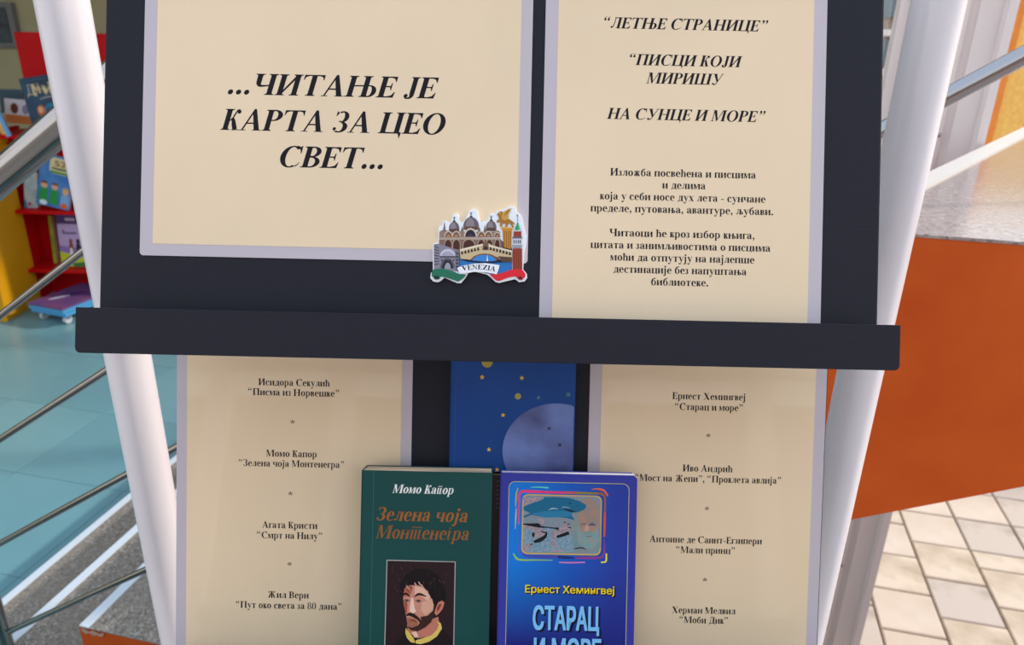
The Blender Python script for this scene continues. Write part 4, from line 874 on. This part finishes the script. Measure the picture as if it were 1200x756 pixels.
# playful wavy title in cream letters
for i, ch in enumerate('Дуњићs'[:5]):
    ps, aa, bb_ = lay(ch); k = .00010*(1+.12*(i % 2)); x0_ = wd*(.12+.155*i); y0_ = ht*(.70+.035*math.sin(i*1.5))
    for p in ps: A.poly([(x0_+(u-aa)*k, y0_+v*k) for u, v in p], '#d8c69a', step=False)
    A.z += 1e-4
A.poly(ellipse(wd*.38, ht*.40, wd*.12, ht*.10), '#c86038'); A.poly(ellipse(wd*.36, ht*.42, wd*.07, ht*.06), '#e0a880'); A.poly(ellipse(wd*.66, ht*.38, wd*.19, ht*.13), '#1a7c9c'); A.poly(ellipse(wd*.60, ht*.36, wd*.10, ht*.09), '#155a80')
A.stroke([(wd*.3, ht*.15, .01), (wd*.5, ht*.2, .03), (wd*.75, ht*.14, .012)], '#c8ccd4'); A.stroke([(wd*.42, ht*.60, .008), (wd*.65, ht*.62, .014), (wd*.9, ht*.60, .006)], '#8a8a90'); A.stroke([(wd*.15, ht*.93, .004), (wd*.5, ht*.95, .008), (wd*.8, ht*.93, .004)], '#3a5a70')
A.done('cover_print', r)
r, wd, ht = quad_book('x', 5.347, (52, 95), (66, 140), 0, mat('pale_blue_cover', '#cfe2ea', .4), 'white and orange picture book beside the navy one', rest=zl0)
A = Art(z=.0004, dz=1e-4); A.poly([(0, 0), (wd, 0), (wd, ht*.42), (wd*.7, ht*.30), (wd*.4, ht*.55), (0, ht*.62)], '#e09a2c'); A.poly(ellipse(wd*.4, ht*.18, wd*.22, ht*.06), '#3a2418'); A.poly(ellipse(wd*.5, ht*.7, wd*.3, ht*.1), '#7ac0a8'); A.stroke([(wd*.1, ht*.9, .004), (wd*.5, ht*.92, .01), (wd*.9, ht*.9, .004)], '#c83c34'); A.done('cover_print', r)
r, wd, ht = quad_book('x', 5.452, (-8, 78), (31, 108), 4, mat('white_cover', '#d8d4dc', .4), 'white picture book with brown figures behind the navy one', rest=zl0+.06)
A = Art(z=.0004, dz=1e-4); A.poly([(0, 0), (wd, 0), (wd, ht*.35), (0, ht*.35)], '#c87a3c'); A.poly(ellipse(wd*.35, ht*.62, wd*.14, ht*.22), '#6a3a2c'); A.poly(ellipse(wd*.75, ht*.6, wd*.12, ht*.2), '#8a8ca8'); A.done('cover_print', r)
quad_book('x', 5.497, (-12, 71), (20, 100), 0, mat('slate_cover', '#2a4a5c', .4), 'slate book with light blue top edge at the back of the shelf', pages=mat('blue_pages', '#86b4dc', .6), rest=zl0+.12)
r, wd, ht = quad_book('x', 5.467, (53, 61), (61, 95), 0, mat('black_cover', '#1c1a20', .4), 'narrow black book dotted with cream spots against the red back panel', rest=zl0+.2)
A = Art(z=.0004, dz=1e-4)
for i in range(7): A.poly(ellipse(wd*random.uniform(.25, .75), ht*(.1+.13*i), .006, .012), '#b8b088')
A.done('cover_print', r)
for i, (px, c, lb) in enumerate(((-2, '#c98a24', 'ochre thin picture book leaning left of the navy one'), (2, '#e8b41c', 'yellow thin picture book leaning beside the navy one'), (6, '#6aa6d8', 'light blue thin picture book leaning against the navy one'))):
    quad_book('x', 5.33-.03*i, (px-6, 100+i*1), (px, 151), -20, mat('edge_'+c[1:], c, .4), lb, th=.012, rest=zl0)
# middle shelf
r, wd, ht = quad_book('x', 5.370, (19, 200), (44, 243), 6, mat('map_cover', '#a8c4cc', .5, color2='#d8e2e2', vscale=14), 'pale blue patterned picture book at the left end of the middle shelf', rest=zl1)
A = Art(z=.0004, dz=1e-4); A.poly(ellipse(wd*.4, ht*.12, wd*.12, ht*.05), '#c23a34'); A.poly([(0, 0), (wd*.25, 0), (wd*.15, ht*.2), (0, ht*.25)], '#2f86b8'); A.done('cover_print', r)
r, wd, ht = quad_book('x', 5.310, (42, 238), (80, 246), 13, mat('picture_blue', '#2c68ac', .4, color2='#4a8ccc', vscale=6), 'blue picture book numbered 52 with children in green on the middle shelf', rest=zl1+.05, size=(.225, .36))
A = Art(z=.0006, dz=1e-4); A.poly(round_rect(wd*.30, ht*.66, wd*.95, ht*.97, .03), '#d8d09a'); A.poly([(wd*.34, ht*.67), (wd*.93, ht*.67), (wd*.93, ht*.71), (wd*.34, ht*.71)], '#4a8a2c'); A.stroke([(wd*.36, ht*.76, .012), (wd*.6, ht*.76, .016), (wd*.9, ht*.76, .012)], '#6a6a54')
for x, y, hc in ((.2, .40, '#7a4024'), (.52, .40, '#7a3c22'), (.86, .34, '#d8a83c')):
    A.poly([(wd*(x-.14), ht*.06), (wd*(x+.14), ht*.06), (wd*(x+.12), ht*(y-.06)), (wd*(x-.12), ht*(y-.06))], '#2a9448' if hc != '#d8a83c' else '#7aa8d8'); A.poly(ellipse(wd*x, ht*y, wd*.10, ht*.06), '#dcaa88'); A.poly(ellipse(wd*x, ht*(y+.035), wd*.11, ht*.045, 14, 0, 180), hc)
A.poly(ellipse(wd*.85, ht*.07, wd*.11, ht*.05), '#e0602c'); A.poly(ellipse(wd*.22, ht*.06, wd*.12, ht*.05), '#d8e8f4'); A.done('cover_print', r)
sans('number_lettering', '52', wd*.62, ht*.81, wd*.36, ht*.11, flat('#a05a34'), r, .003)
quad_book('x', 5.407, (80, 190), (92, 240), 6, mat('dark_grey_cover', '#39404c', .5), 'dark grey book right of the numbered blue one', rest=zl1)
# lower shelf
quad_book('x', 5.438, (50, 248), (66, 303), 0, mat('yellowgreen_cover', '#c8c030', .5, color2='#6a8c30', vscale=9), 'yellow-green picture book at the left of the lower shelf', rest=zl2)
r, wd, ht = quad_book('x', 5.415, (59, 250), (96, 308), 0, mat('purple_cover', '#5c4484', .5), 'purple picture book behind the lilac one on the lower shelf', rest=zl2)
A = Art(z=.0006, dz=1e-4); [A.stroke([(wd*(.45+.09*q), ht*.88, .004), (wd*(.47+.09*q), ht*.93, .012), (wd*(.50+.09*q), ht*.88, .005)], '#e8e0f0', n=3) for q in range(5)]; A.done('cover_print', r)
r, wd, ht = quad_book('x', 5.377, (62, 262), (100, 311), 0, mat('lilac_cover', '#b8a0cc', .5), 'lilac picture book with two small animals on green meadow', rest=zl2)
A = Art(z=.0006, dz=1e-4); A.poly([(0, 0), (wd, 0), (wd, ht*.22), (wd*.5, ht*.28), (0, ht*.36)], '#c4cc34'); A.poly([(wd*.5, 0), (wd, 0), (wd, ht*.12), (wd*.5, ht*.08)], '#3c7c40'); A.poly([(0, ht*.36), (wd*.5, ht*.30), (wd, ht*.24), (wd, ht*.42), (0, ht*.50)], '#8a74b8')
for x, c in ((.50, '#8a4a30'), (.80, '#2c1c1c')): A.poly(ellipse(wd*x, ht*.42, wd*.10, ht*.16), c); A.poly(ellipse(wd*x, ht*.60, wd*.07, ht*.06), c)
A.poly([(wd*.4, ht*.2), (wd*.58, ht*.2), (wd*.54, ht*.44), (wd*.44, ht*.44)], '#e8e0e0'); [A.stroke([(wd*(.20+.10*q), ht*.76, .003), (wd*(.24+.10*q), ht*(.86 if q == 0 else .81), .009), (wd*(.28+.10*q), ht*.77, .004)], '#5a3c6c', n=4) for q in range(6)]; A.done('cover_print', r)
# low trolley with a flat purple game box on it
ta = at_z(34, 357, .12); tb_ = at_z(73, 364, .12); tcn = at_z(110, 346, .12)
ax = tb_-ta; W_ = ax.length; ang = math.atan2(ax.y, ax.x); D_ = .46
TM_ = Matrix.Translation((ta.x, ta.y, 0)) @ Matrix.Rotation(ang, 4, 'Z')
tr = empty('low_trolley', TM_, 'low light blue trolley board on castors before the red bookcase', 'trolley')
CY = mat('sky_blue_board', '#4f9ccc', .4)
W_ = max(W_, .24)
box('trolley_board', (.01, .0, .07), (W_+.02, D_, .092), CY, tr, bevel=.006)
for x in (.06, W_-.03):
    for y in (.05, D_-.06):
        bm = bmesh.new(); add_tube(bm, (x-.012, y, .034), (x+.012, y, .034), .03, 16); o = finish(bm, 'castor', mat('castor_grey', '#c8c8cc', .4), tr, smooth=True); box('castor_bracket', (x-.018, y-.018, .04), (x+.018, y+.018, .07), STEEL, o, bevel=.003)
gx = empty('flat_box', TM_ @ Matrix.Translation((0, -.005, .092)), 'flat purple box with blue rim lying on the low trolley', 'box')
box('box_tray', (0, 0, 0), (W_+.01, D_-.01, .03), CY, gx, bevel=.005); box('lid', (-.004, -.004, .03), (W_+.014, D_-.006, .045), mat('purple_lid', '#5a4684', .45, color2='#7c4c74', vscale=7), gx, bevel=.005)
A = Art(z=.0456, dz=1e-4); A.stroke([(.07, .12, .02), (.12, .22, .06), (.19, .33, .03)], '#3c3478'); A.stroke([(.08, .10, .02), (.11, .16, .04), (.14, .22, .02)], '#c8c8e0'); A.done('lid_print', gx)
